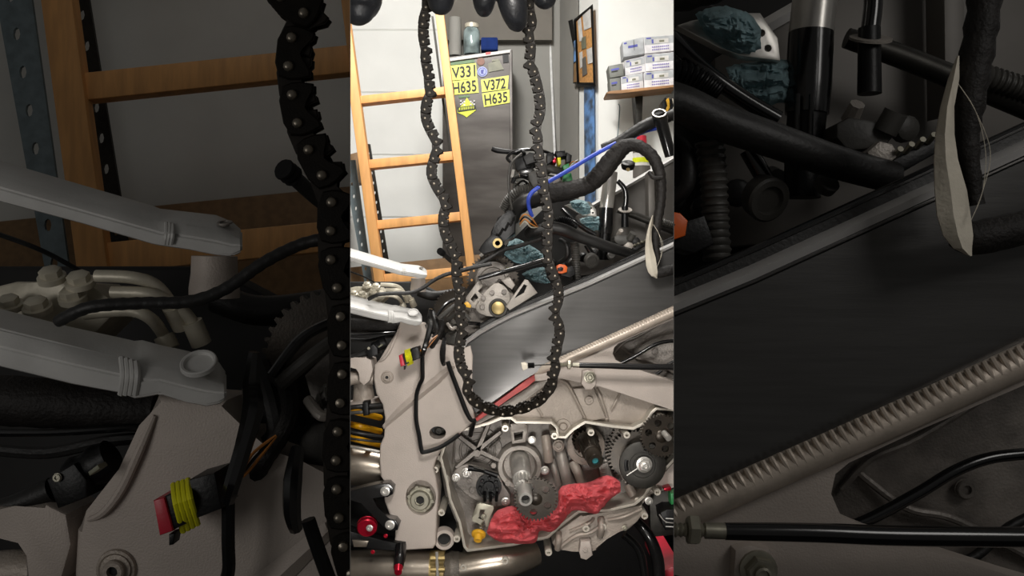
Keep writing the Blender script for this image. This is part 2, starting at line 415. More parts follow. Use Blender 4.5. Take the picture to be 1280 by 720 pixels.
# ================================================================ ladder, rack upright
def build_ladder(m, lab, labrack, labbrown):
    d = 2.25
    root = thing('ladder', lab, 'ladder', m.p(520, 350, d)*1.0)
    def rail(a0, a1, b0, b1): # top-left, top-right, bottom-left, bottom-right
        obj('rail', prism(m, [a0, a1, b1, b0], d-.02, d+.03, .8), 'wood', root, m.bay)
    rail((421, 0), (433.5, 0), (469.5, 365), (482, 365)); rail((542, 0), (552.5, 0), (587, 365), (597.5, 365))
    for (xa, ya), (xb, yb), th in (((446, 120), (556, 108), 10), ((456, 200), (569, 188.5), 11), ((466, 276), (580, 264), 11), ((476, 343), (590, 332), 12)):
        obj('rung', prism(m, [(xa, ya), (xb, yb), (xb+1, yb+th), (xa+1, ya+th)], d, d+.06, 1), 'wood', root, m.bay)
    def perf(name, poly, d, mtl, hx, hr, lab, cat='upright'):
        tl, tr, br, bl = poly; hs = []
        n = int((bl[1]-tl[1])/hx)
        for i in range(1, n):
            t = i/n; l = V(tl).lerp(V(bl), t); r_ = V(tr).lerp(V(br), t); c = l.lerp(r_, .42)
            hs.append([(c.x+hr*.55*math.cos(k*PI/4), c.y+hr*math.sin(k*PI/4)) for k in range(8)])
        bm = prism(m, poly, d, d+.012, 0, hs); obj(name, bm, mtl, None, m.bay, lab, cat)
        # web of the angle, behind
    perf('rack_upright', [(428, 200), (444, 200), (467, 366), (458, 366)], d+.12, 'galv', 14.5, 2.6, labrack)
    perf('slotted_angle', [(456, 180), (462.5, 180), (489.5, 350), (482.5, 350)], d+.16, 'darkmetal', 11.5, 2.2, labrack.replace('wide pale galvanised', 'narrow dark slotted').replace('left of', 'just right of'), 'upright')
    bm = prism(m, [(430, 335), (600, 318), (600, 372), (430, 372)], d+.3, d+.4, 1); obj('board', bm, 'board', None, m.bay, labbrown, 'board')
    bm = prism(m, [(425, 196), (447, 190), (449, 228), (425, 232)], d+.4, d+.5, 1); obj('box', bm, 'board', None, m.bay, labbrown.replace('plank lying low behind', 'block behind left rail of'), 'box')
build_ladder(CM, 'tall orange wooden ladder with four rungs leaning before the white wall, in bright strip', 'wide pale galvanised perforated rack upright left of the bright wooden ladder', 'brown plank lying low behind the bright wooden ladder')
build_ladder(LM, 'dim enlarged wooden ladder rail and rungs in the dark left strip', 'wide pale galvanised perforated rack upright left of the dim enlarged ladder', 'brown plank lying low behind the dim enlarged ladder')
# thin dark sliver along the ladder's right rail
bm = prism(CM, [(539, 20), (541.5, 20), (563, 190), (560.5, 190)], 2.33, 2.35, 0); o = obj('sliver', bm, 'darkmetal', None, 'c', 'thin dark pole leaning along right rail of bright ladder', 'sliver')

# ================================================================ steel cabinet with plates
DC = 2.75
cab = thing('steel_cabinet', 'grey steel cabinet covered in stickers behind the right ladder rail', 'cabinet', V((CM.p(600, 340, DC).x, 1.1+DC, 0)))
YC = 1.1+DC
bm = NB(); box(bm, (CM.p(553, 0, DC).x, YC, .02), (CM.p(640, 0, DC).x, YC+.22, CM.p(0, 66, DC).z), .01)
for v in bm.verts:      # the top edge rises to the right
    if v.co.z > 1.5: v.co.z += (v.co.x-CM.p(600, 0, DC).x)*.12
obj('body', bm, 'cabinet', cab, 'c')
obj('top_edge', prism(CM, [(560, 73), (639, 61.5), (639, 65.5), (560, 77)], DC-.012, DC+.01, .6), 'trimwhite', cab, 'c')
obj('side_edge', prism(CM, [(637, 62), (640.5, 62), (642, 330), (638, 330)], DC-.012, DC+.01, .6), 'cabinet', cab, 'c')
o4 = .004
for nm, qp, s1, q1 in (('V331', [(562.5, 82.5), (595, 79), (596.5, 98.5), (563.5, 101)], 'V331', [(564.5, 85), (594, 81), (594.5, 96), (565.5, 98.5)]),
                       ('H635', [(563.5, 102), (597, 98.5), (598.5, 116), (565, 119)], 'H635', [(565.5, 104), (595, 100), (596, 114.5), (566.5, 117.5)]),
                       ('V372', [(601, 100), (636, 94.5), (634.5, 111.5), (602.5, 115.5)], 'V372', [(604, 101), (632, 97.5), (632, 111), (605, 114)]),
                       ('H635b', [(602.5, 117), (636.5, 112), (637.5, 128.5), (605, 134)], 'H635', [(605, 118.5), (634, 114.5), (634.5, 127.5), (606.5, 132)])):
    pl = obj('number_plate', quadface(CM, qp, DC, o4), 'plateyel', cab, 'c', 'yellow number plate reading '+s1)
    text(s1, CM, q1, DC, o4+.001, pl)
for nm, poly, mt in (('sticker', [(562.5, 78.5), (593, 74.5), (593.5, 78.5), (562.5, 82)], 'stgreen'), ('sticker', [(573, 120.5), (587, 119), (587, 121.5), (574, 123)], 'stgreen'),
                     ('sticker', [(628, 67.5), (635.5, 66.5), (636, 78), (629, 79)], 'ink'), ('sticker', [(610, 79.5), (624, 75.5), (630, 87), (611, 90.5)], 'stolive'),
                     ('sticker', [(615, 75), (624, 73.5), (624, 76), (615, 77)], 'stolive'), ('sticker', [(607, 66.5), (613.5, 65.6), (613.5, 68.6), (607, 69.5)], 'redpad')):
    obj(nm, quadface(CM, poly, DC, .013 if mt == 'redpad' else o4), mt, cab, 'c')
obj('sticker', quadface(CM, circ(601, 77, 5, 14), DC, o4), 'stbrown', cab, 'c', 'brown round sticker')
rs = obj('sticker', quadface(CM, circ(603, 90, 6.4, 18), DC, o4+.0008), 'stblue', cab, 'c', 'pale blue round sticker')
bm = NB(); plate(bm, circ(603, 90, 5.2, 18), [circ(603, 90, 4.4, 18)], lambda x, y: CM.p(x, y, DC)+V((0, -.006, 0)), V((0, .0006, 0))); obj('print', bm, 'inkblue', rs, 'c')
obj('print', quadface(CM, [(601, 88), (605, 87), (604, 92), (606, 93), (601.5, 92.5)], DC, .006), 'inkblue', rs, 'c')
# lime diamond sticker with a dark banner and two chequered flags
dm = obj('sticker', quadface(CM, [(583.5, 122), (587, 127), (595, 134), (595, 138), (587, 144), (583.5, 147), (579, 144), (572, 141), (572, 137), (580, 129)], DC, o4), 'lime', cab, 'c', 'lime diamond sticker with chequered flags')
obj('print', quadface(CM, [(572, 134.5), (594.5, 131.5), (595.5, 137), (572.5, 140.5)], DC, .006), 'ink', dm, 'c')
bm = NB()
for i in range(9): quadface(CM, [(574+i*2.2, 135.3-i*.28), (575.2+i*2.2, 135.1-i*.28), (574.8+i*2.2, 138.4-i*.28), (573.8+i*2.2, 138.7-i*.28)], DC, .008, bm)
obj('print', bm, 'lime', dm, 'c')
for sx in (-1, 1):
    bm = NB()
    for i in range(3):
        for j in range(3):
            if (i+j) % 2 == 0:
                x = 583.5+sx*(4+i*2.1); y = 126.5+j*2-i*.4; quadface(CM, [(x, y), (x+2, y-.2), (x+2, y+1.8), (x, y+2)], DC, .006, bm)
    obj('print', bm, 'paperw', dm, 'c')
# things on the cabinet
zt = CM.p(0, 66, DC).z+.013
bt = thing('glass_bottle', 'clear glass bottle with pale lid standing on the cabinet', 'bottle', V((CM.p(588.5, 0, DC).x, YC+.08, zt)))
lathe(bm := NB(), V((CM.p(588.5, 0, DC).x, YC+.08, zt)), (0, 0, 1), [(0, .034), (.005, .037), (.10, .037), (.115, .03), (.118, .027)], 20); obj('body', bm, 'glass', bt, 'c')
lathe(bm := NB(), V((CM.p(588.5, 0, DC).x, YC+.08, zt+.118)), (0, 0, 1), [(0, .031), (.018, .031), (.02, .028)], 20); obj('lid', bm, 'cream', bt, 'c')
bm = NB(); box(bm, (CM.p(601, 0, DC).x, YC+.03, zt+.008), (CM.p(622, 0, DC).x, YC+.12, CM.p(0, 44, DC).z), .003); tb = obj('blue_tin', bm, 'bluebox', None, 'c', 'small dark blue box on top of the stickered cabinet', 'box')
lathe(bm := NB(), V((CM.p(567, 0, DC).x, YC+.10, zt)), (0, 0, 1), [(0, .028), (.14, .028), (.17, .026)], 18); obj('canister', bm, 'wallgrey', None, 'c', 'grey canister on the cabinet beside the right ladder rail', 'canister')

# ================================================================ notice board, shelf, cartons
nb = thing('notice_board', 'cork notice board in black frame with pinned papers', 'notice board', SP(734, 106, .03))
f = lambda off: (lambda x, y: SP(x, y, off))
bm = plate(NB(), [(720.5, 24), (744.5, 4.5), (748, 107), (724.5, 106)], [[(723, 25.5), (742.5, 9), (745.5, 103), (727, 103)]], f(.04), V((0, .03, 0)), .003); obj('frame', bm, 'blk', nb, 'c')
bm = plate(NB(), [(722, 24), (743, 7), (746, 104), (726, 104)], [], f(.03), V((0, .012, 0))); obj('cork', bm, 'cork', nb, 'c')
for poly, mt in (([(731, 17), (741, 9), (742, 34), (733, 38)], 'paperw'), ([(725, 26), (729, 22), (732, 50), (727, 52)], 'paperw'), ([(729, 48), (735, 45), (736, 60), (730, 62)], 'stolive'),
                 ([(736, 62), (743, 59), (744, 78), (738, 80)], 'paperw'), ([(730, 74), (735, 70), (737, 92), (731, 96)], 'walldark'), ([(727, 66), (731, 64), (732, 82), (728, 86)], 'paperw')):
    obj('paper', plate(NB(), poly, [], f(.036), V((0, .002, 0))), mt, nb, 'c')
bm = plate(NB(), [(714.5, 26), (720, 24), (723, 50), (724, 104), (720.5, 104), (721, 60)], [], f(.05), V((0, .006, 0))); hk = obj('cloth_strip', bm, 'blk', None, 'c', 'dark cloth strip hanging at left edge of the notice board', 'cloth')
obj('patch', plate(NB(), [(721.5, 52), (723.8, 50), (724.5, 76), (722, 78)], [], f(.056), V((0, .005, 0))), 'bluepaint', hk, 'c')
obj('patch', plate(NB(), [(722, 80), (724.5, 78), (725.5, 102), (721.5, 103)], [], f(.056), V((0, .005, 0))), 'board', hk, 'c')
DS = 2.5   # shelf front depth
sh = thing('wall_shelf', 'wooden wall shelf on black bracket carrying stacked cartons', 'shelf', CM.p(800, 117, DS))
obj('board', prism(CM, [(758, 115.5), (762, 113.8), (845, 105.5), (845, 109), (775, 116.6), (759, 117.6)], DS, DS+.12, .6), 'wood2', sh, 'c')
obj('bracket', prism(CM, [(793.5, 116.5), (804, 115.5), (802, 160), (797, 160)], DS+.1, DS+.2, .6), 'darkmetal', sh, 'c')
T('hook', CM, [(773, 130, DS+.2), (774.5, 135, DS+.2), (773, 160, DS+.2), (771.5, 172, DS+.2)], .8, 'galv', None, 6, label='thin wire hook hanging on white wall below the shelf', cat='hook')
def carton(tl, tr, br, bl, lab, cap, dark=False, seam=False):
    d0 = DS+.02+R.random()*.01; L_ = V(tl).lerp(V(bl), .55); R_ = V(tr).lerp(V(br), .55)
    c = CM.p((tl[0]+br[0])/2, br[1], d0); t = thing('carton', lab, 'box', c, None if False else 'cartons on the wall shelf')
    obj('body', prism(CM, [tl, tr, br, bl], d0, d0+.09, .5), 'boxdark' if dark else 'boxgrey' if seam else 'boxwhite', t, 'c')
    def P2(a, b): p = V(tl).lerp(V(tr), a).lerp(V(bl).lerp(V(br), a), b); return (p.x, p.y)
    def pr(a0, b0, a1, b1, mt, off=.0015, nm='print'): obj(nm, quadface(CM, [P2(a0, b0), P2(a1, b0), P2(a1, b1), P2(a0, b1)], d0, off, None, .0008), mt, t, 'c')
    if dark: pr(.15, .3, .7, .45, 'inkblue'); pr(.15, .5, .6, .58, 'ink')
    elif seam: pr(.52, .05, .55, .7, 'boxdark'); pr(.25, .35, .7, .5, 'inkblue'); pr(.06, .1, .2, .2, 'inkblue')
    else:
        pr(.01, .03, .99, .5, 'boxgrey', .001, 'band'); pr(.32, .18, .8, .46, 'paperw', .002, 'label_patch'); pr(.08, .08, .24, .16, 'inkblue', .002)
        pr(.25, .2, .31, .44, 'inkblue', .002); pr(.5, .28, .66, .4, 'stolive', .003)
        bm = NB()
        for r_ in range(2):
            for k in range(9):
                a = .25+k*.065; b = .62+r_*.17; quadface(CM, [P2(a, b), P2(a+.045, b), P2(a+.045, b+.08), P2(a, b+.08)], d0, .0015, bm, .0008)
        obj('print', bm, 'inkpurple', t, 'c')
carton((778, 52), (804, 46.5), (805.5, 67), (779.5, 71.5), 'grey carton, left one of the top row on the shelf', 0, seam=True)
carton((804.5, 46), (843, 43.5), (843, 63), (806, 67), 'white and grey carton, right one of the top row on shelf', 0)
carton((781, 75.5), (805.5, 70), (806.5, 89.5), (782, 94.5), 'white and grey carton, left one of the middle row on shelf', 0)
carton((806, 68.5), (843, 65), (843, 86), (807, 89.5), 'white and grey carton, right one of the middle row on shelf', 0)
carton((776, 96), (803.5, 91), (804.5, 110), (777, 114), 'white and grey carton, left one of the bottom row on shelf', 0)
carton((805, 90.5), (843, 86.5), (843, 106.5), (805.5, 110), 'white and grey carton, right one of the bottom row on shelf', 0)
carton((760.5, 82.5), (778.5, 79), (780, 94.5), (762.5, 97.5), 'small dark grey carton at shelf left end, upper one', 0, dark=True)
carton((762, 98.5), (775, 96.5), (776, 112.5), (763, 115), 'small dark grey carton at shelf left end, lower one', 0, dark=True)

# ================================================================ motorcycle, rear half (seen in the bright bay and, enlarged, in the dim left bay)
def arm_bar(m, root, st, d, depth, name='subframe_arm', label=None, bev=.8):
    """st: (x, y top back, y ridge, y bottom) along the bar: a bar with a sloping top face"""
    secs = []
    for x, yt, yr, yb in st:
        secs.append([m.p(x, yt, d), m.p(x, yr, d-depth*.8), m.p(x, (yr+yb)/2, d-depth), m.p(x, yb, d-depth*.9), m.p(x, yb+.3, d)])
    return obj(name, softloft(secs, m.r(bev, d)), 'arm', root, m.bay, label)
def build_rear(m, root, full):
    # added dark filler panel, hides the wall behind the arms
    obj('dark_filler', prism(m, [(425, 352), (520, 352), (545, 365), (575, 385), (600, 420), (600, 700), (425, 700)], .16, .2, 2), 'darkbg', root, m.bay)
    a1 = Q([(-60, 180), (0, 200), (105, 231), (190, 256), (200, 260), (235, 264), (270, 268), (290, 276), (303, 288)])
    rd = [198, 219, 250, 273, 277, 281, 286, 293, 299]; bt = [232, 251, 279, 304, 306, 311, 318, 320, 314]
    arm_bar(m, root, [(p[0], p[1], 247+b/K, 247+c/K) for p, b, c in zip(a1, rd, bt)], -.005, .03, label='upper pale grey subframe arm')
    x, y = q(268, 372); post = obj('arm_post', lathe(NB(), m.p(x, y, .02), (.02, -.05, 1), [(0, m.r(10)), (m.r(4), m.r(10)), (m.r(10), m.r(9.2)), (m.r(17), m.r(9))], 28), 'plate', root, m.bay)
    x, y = q(281, 279); obj('bolt_hole', lathe(NB(), m.p(x, y, -.022), (0, -.35, .93), [(0, m.r(3)), (m.r(.5), m.r(2.8)), (m.r(.5), m.r(1.9)), (-m.r(1), m.r(1.7))], 18), 'castdark', root, m.bay)
    a2 = Q([(-60, 366), (0, 385), (90, 408), (150, 421), (168, 425), (178, 424), (200, 430), (232, 437), (258, 443), (274, 452), (283, 466)])
    rd = [392, 411, 433, 448, 456, 455, 459, 466, 472, 478, 482]; bt = [438, 457, 479, 490, 497, 496, 492, 502, 507, 504, 498]
    arm2 = arm_bar(m, root, [(p[0], p[1], 247+b/K, 247+c/K) for p, b, c in zip(a2, rd, bt)], -.025, .035, label='lower pale grey subframe arm with welded boss')
    x, y = q(249, 456); obj('bolt_hole', lathe(NB(), m.p(x, y, -.052), (0, -.62, .78), [(0, m.r(6.6)), (m.r(1.5), m.r(6.4)), (m.r(1.7), m.r(6)), (m.r(1.5), m.r(5.2)), (m.r(.4), m.r(4.8)), (m.r(.4), 0)], 24), 'arm', root, m.bay)
    bm = NB()
    for i in range(4):
        x = 152+i*6; tube(bm, [m.p(*q(x, 447+i*2), -.056), m.p(*q(x+2, 470), -.0605), m.p(*q(x-1, 493), -.057)], m.r(1.15), 8, 4)
    obj('weld_bead', bm, 'arm', arm2, m.bay)
    bm = NB()
    for i in range(3): tube(bm, [m.p(*q(208+i*4, 279+i), -.03), m.p(*q(208+i*4, 293), -.0365), m.p(*q(206+i*4, 305), -.034)], m.r(.8), 8, 4)
    obj('weld_bead', bm, 'arm', root, m.bay)
    # hydraulic banjo block and hoses between the arms
    hb = obj('hydraulic_block', prism(m, Q([(-20, 362), (20, 352), (60, 352), (115, 355), (150, 385), (110, 425), (-20, 410)]), .012, .05, 1), 'cream', root, m.bay)
    for x, y, r in ((66, 341, 5.4), (101, 347, 5.6), (48, 379, 5.6), (14, 376, 5), (92, 366, 5.4)):
        cx, cy = q(x, y); bm = NB(); A = m.p(cx, cy+3.2, -.0); ax = (0, -.5, .87)
        lathe(bm, A, ax, [(0, m.r(r)), (m.r(2.2), m.r(r)), (m.r(2.4), m.r(r*.9))], 20)
        lathe(bm, A+V(ax)*m.r(2.4), ax, [(0, m.r(r*.78)), (m.r(2.6), m.r(r*.78)), (m.r(3.1), m.r(r*.6))], 6)
        obj('banjo_bolt', bm, 'cream', hb, m.bay)
    for pts in (([120, 345, 0], [165, 347, 0], [195, 357, .005], [215, 382, .01], [228, 408, .02]), ([105, 392, -.005], [160, 388, -.004], [188, 398, 0], [205, 420, .02], [212, 436, .02]),
                ([140, 365, .0], [190, 368, .0], [222, 384, .01], [240, 402, .015], [252, 430, .02])):
        pp = [q(a, b)+(c,) for a, b, c in pts]
        h = T('brake_hose', m, pp, 2.5, 'cream', root, 12)
        T('ferrule', m, [pp[-2], pp[-1]], 4.0, 'cream', h, 16)
    # cables
    T('twisted_cable', m, [q(a, b)+(c,) for a, b, c in ((72, 402, -.05), (100, 388, -.055), (125, 382, -.055), (175, 379, -.05), (235, 377, -.045), (280, 362, -.04), (330, 328, -.035), (375, 306, -.03), (415, 296, -.03), (470, 280, -.03), (560, 262, -.03))], 2.5, 'rubber', root, 12, (5, .35, 1), label='black twisted cable', sub=8)
    T('thin_cable', m, [q(a, b)+(c,) for a, b, c in ((-10, 290, -.01), (35, 306, -.01), (70, 322, -.0), (110, 345, .01))], 1.0, 'blk', root, 8)
    T('breather_stub', m, [q(a, b)+(c,) for a, b, c in ((357, 212, -.03), (372, 226, -.02), (402, 252, 0), (440, 275, .02))], 3.2, 'rubber', root, 14)
    T('stub_collar', m, [q(354, 211)+(-.032,), q(366, 220)+(-.024,)], 4.2, 'blk', root, 14, (3, .4))
    T('taped_tube', m, [q(a, b)+(c,) for a, b, c in ((-40, 498, .02), (30, 502, .02), (120, 508, .025), (195, 512, .03))], [10, 10, 9.5, 8.5], 'tape', root, 18, (11, .5, 1), label='black tape-wrapped tube')
    T('gloss_tube', m, [q(a, b)+(c,) for a, b, c in ((-30, 541, .0), (60, 541, .005), (130, 537, .01), (185, 533, .02))], 1.5, 'gloss', root, 10)
    T('thin_cable', m, [q(a, b)+(c,) for a, b, c in ((-10, 562, .03), (60, 566, .03), (130, 552, .03), (175, 548, .03))], 2.4, 'rubber', root, 8)
    T('dark_hose', m, [q(a, b)+(c,) for a, b, c in ((270, 372, .08), (320, 388, .08), (380, 384, .09), (440, 372, .1))], 6, 'rubber', root, 12)
    sc = obj('sensor_connector', prism(m, Q([(58, 600), (92, 580), (108, 600), (108, 622), (72, 636)]), -.005, .03, .8), 'blk', root, m.bay, 'black sensor connector')
    T('connector_neck', m, [q(92, 598)+(.01,), q(140, 571)+(.01,)], 7.5, 'blk', sc, 16, (9, .5)); T('cable_sleeve', m, [q(a, b)+(.01,) for a, b in ((-20, 640), (20, 630), (66, 612))], [3.5, 4, 5], 'rubber', sc, 12)
    obj('clip_tab', prism(m, Q([(110, 590), (122, 581), (125, 586), (112, 595)]), -.02, -.01, .2), 'stolive', sc, m.bay)
    bolt(m, *q(72, 597), 1.8, -.006, sc, 'hole', 'zinc', name='rivet')
    # shock absorber top bracket
    sb = obj('shock_clevis', prism(m, [(434, 447), (444, 448), (456, 446), (464, 450), (466, 462), (462, 476), (455, 482), (448, 476), (450, 466), (446, 460), (438, 458), (434, 460)], .0, .04, 1.4), 'plate', root, m.bay)
    T('shock_neck', m, [(434, 474, .02), (446, 472, .02), (467, 474, .02)], [9, 8, 7], 'casting2', root, 18)
    T('shock_body', m, [(453, 470, .04), (454, 486, .04), (455, 500, .04)], [11, 12, 14], 'casting2', root, 24)
    T('shock_collar', m, [(455, 499, .04), (456, 506, .04)], 20, 'plate', root, 28)
    bm = NB()
    for i in range(3): tube(bm, [m.p(450+x*25, 516+i*17+x*6, .055-.03*math.cos(x*PI*.9)) for x in (-1, -.6, -.2, .2, .6, 1)], m.r(4.2), 10, 4)
    obj('spring', bm, 'yelspring', root, m.bay, 'yellow shock spring')
    for ya, yb, r in ((510, 506, 3), (517, 513, 2.4), (538, 546, 2), (547, 553, 1.6)):
        T('shock_hose', m, [(430, ya, .0), (452, (ya+yb)/2, -.005), (482, yb, .01)], r, 'rubber' if r != 2.4 else 'hose', root, 10)
    obj('hose_clip', prism(m, [(453, 503), (460, 502), (461, 519), (454, 520)], -.012, .01, .8), 'blk', root, m.bay)
    # frame plate: the big cast side plate
    PL = [(500, 403), (527, 405), (533, 418), (544, 427), (556, 431), (570, 433), (580, 440), (584, 458), (586, 490), (592, 515), (594, 525), (581, 538), (565, 549), (552, 562), (545, 575), (542, 585), (545, 597), (548, 617), (546, 645), (545, 680), (541, 686), (508, 688), (493, 684), (494, 660), (487, 642),
          (481, 628), (479, 616), (484, 608), (476, 596), (474, 575), (475, 556), (480, 545), (481, 522), (478, 506), (470, 492), (467, 474), (468, 456), (474, 450), (485, 432), (495, 416)]
    hs = [circ(547, 541, 10.5, 20, 8), circ(526, 622, 19, 28, 22)] if full else []
    fp = obj('frame_plate', prism(m, PL, -.0, .05, 2.4, hs, seg=3), 'plate', root, m.bay, 'pale cast frame side plate')
    # raised ribs and the crease of the casting
    bm = NB(); loft(bm, [[m.p(x, y-w, -.001), m.p(x+w*.5, y+w*.2, -.006*hh), m.p(x+w, y+w, -.001), m.p(x, y, .004)] for x, y, w, hh in ((478, 534, 2, .6), (490, 521, 4, 1), (515, 498, 5, 1.2), (545, 474, 5, 1.2), (566, 456, 3, .8))]); obj('crease_rib', bm, 'plate', fp, m.bay)
    bm = tube(NB(), [m.p(*a) for a in ((499, 411, -.001), (493, 425, -.003), (486, 440, -.003), (479, 449, -.003), (473, 452, 0))], [m.r(1), m.r(1.8), m.r(1.8), m.r(1.6), m.r(1)], 8, 5); obj('edge_rib', bm, 'plate', fp, m.bay)
    x, y = 484, 471.5
    obj('washer', lathe(NB(), m.p(x, y, -.0005), (0, -1, 0), [(0, m.r(8)), (m.r(1.2), m.r(7.6)), (m.r(1.6), m.r(6.6)), (m.r(1.2), m.r(6)), (m.r(2), m.r(5.6)), (m.r(2), m.r(3)), (m.r(.4), m.r(2.6)), (m.r(.4), 0)], 28), 'casting2', fp, m.bay, 'round socket bolt with washer')
    bolt(m, x, y, 6, -.0022, fp, 'socket', 'casting2', label='socket screw'); obj('socket_shade', lathe(NB(), m.p(x, y, -.0022), (0, -1, 0), [(0, m.r(2)), (m.r(2.2), m.r(2)), (m.r(2.2), 0)], 6), 'blk', fp, m.bay)  # dark disc paints the shade inside the screw socket
    # alloy connector with yellow seal hanging on the plate
    cn = obj('connector', prism(m, Q([(236, 600), (268, 591), (277, 636), (246, 648)]), -.045, -.015, .8), 'blk', root, m.bay, 'black plug connector with red cap and yellow seal')
    obj('cap', prism(m, Q([(191, 626), (205, 622), (216, 664), (199, 670)]), -.046, -.014, .8), 'red', cn, m.bay, 'red cap')
    obj('housing', prism(m, Q([(203, 622), (219, 616), (232, 655), (214, 664)]), -.044, -.016, .5), 'blk', cn, m.bay)
    bm = NB()
    for i in range(4): tube(bm, [m.p(*q(217+i*6, 606-i*2), -.034), m.p(*q(220+i*6, 630-i*2), -.05), m.p(*q(229+i*6, 664-i*3), -.036)], m.r(1.15), 8, 4)
    obj('seal', bm, 'yel', cn, m.bay, 'yellow ribbed seal')
    obj('latch', prism(m, Q([(211, 668), (219, 666), (216, 681), (211, 682)]), -.04, -.03, .3), 'blk', cn, m.bay)
    for k in range(3): T('wire', m, [q(a, b)+(c,) for a, b, c in ((268, 606+k*5, -.03), (300, 598-k*4, -.03), (322-k*2, 575-k*5, -.02), (345, 545, -.01))], .7, ('copper', 'blk', 'copper')[k], cn, 6)
    # rubber straps
    T('strap', m, [q(a, b)+(c,) for a, b, c in ((318, 440, -.02), (314, 480, -.02), (316, 512, -.03), (304, 560, -.045), (292, 600, -.05), (285, 625, -.045))], [2.4, 3.6, 4.4, 3.6, 3.4, 3], 'gloss', root, 8, label='bent black strap beside the connector')
    if True: T('strap', m, [(528, 441, -.03), (528, 460, -.028), (528, 473, -.025), (524, 482, -.022), (520.5, 495, -.02), (520, 518, -.02), (521, 530, -.02), (524, 545, -.02), (527, 563, -.02), (531, 565, -.02), (548, 560, -.015), (562, 552, -.01), (574, 543, -.005)], 2.7, 'blk', root, 8, label='long bent black strap over the frame plate')
    T('strap', m, [q(a, b)+(c,) for a, b, c in ((372, 560, -.03), (366, 600, -.04), (365, 640, -.04), (370, 662, -.035))], [2.6, 3.8, 3.6, 2.6], 'gloss', root, 8)
    T('strap', m, [(559.5, 452, -.02), (565, 468, -.018), (574, 492, -.018), (583, 515, -.018), (589, 525, -.018), (593, 526, -.015), (590, 536, -.005), (588, 544, .01)], [3, 3, 3, 3, 2.6, 2.6, 3, 3], 'blk', root, 8)
    # dark cable loop, toothed ring, clutter left of the cylinder head
    T('cable_loop', m, [q(a, b)+(c,) for a, b, c in ((345, 470, .02), (357, 480, .01), (363, 515, .0), (350, 545, -.0), (330, 575, -.005), (318, 600, .01))], 3.6, 'tape', root, 10, (5, .3, 1))
    T('cable_loop', m, [q(a, b)+(c,) for a, b, c in ((325, 455, .03), (340, 500, .02), (346, 540, .02), (330, 560, .02))], 4, 'rubber', root, 10)
    x, y = q(418, 452); G('toothed_ring', m, x, y, 29, 40, 6, .05, 'gear', root, [(.62, 2.1+3.14159, .08), (.62, 2.5+3.14159, .08)], .07, label='dark toothed timing ring')
    for pts, r, mt in ((((340, 470, .0), (375, 425, .01), (410, 405, .02), (440, 395, .03)), 2.2, 'gloss'), (((350, 480, -.0), (385, 450, .0), (420, 425, .01), (450, 415, .02)), 3, 'hose'),
                       (((300, 510, .03), (330, 520, .02), (372, 515, .02)), 3, 'gloss'), (((385, 500, .0), (402, 520, -.01), (418, 515, .0), (440, 530, .02)), 2.2, 'casting')):
        T('cable', m, [q(a, b)+(c,) for a, b, c in pts], r, mt, root, 10)
    obj('bracket', prism(m, Q([(375, 545), (390, 530), (420, 525), (440, 540), (440, 600), (400, 590), (372, 572)]), .01, .05, 1.2), 'darkmetal', root, m.bay)
    cl = obj('crumpled_clamp', sheet(m, Q([(392, 500), (404, 478), (414, 486), (424, 478)]), Q([(388, 520), (402, 526), (412, 516), (420, 526)]), .02, .02, 16, 8, .9, 8, 3), 'steel', root, m.bay)
    obj('head_side', prism(m, Q([(380, 470), (420, 430), (445, 430), (445, 560), (400, 540)]), .03, .08, 1.5), 'castdark', root, m.bay)

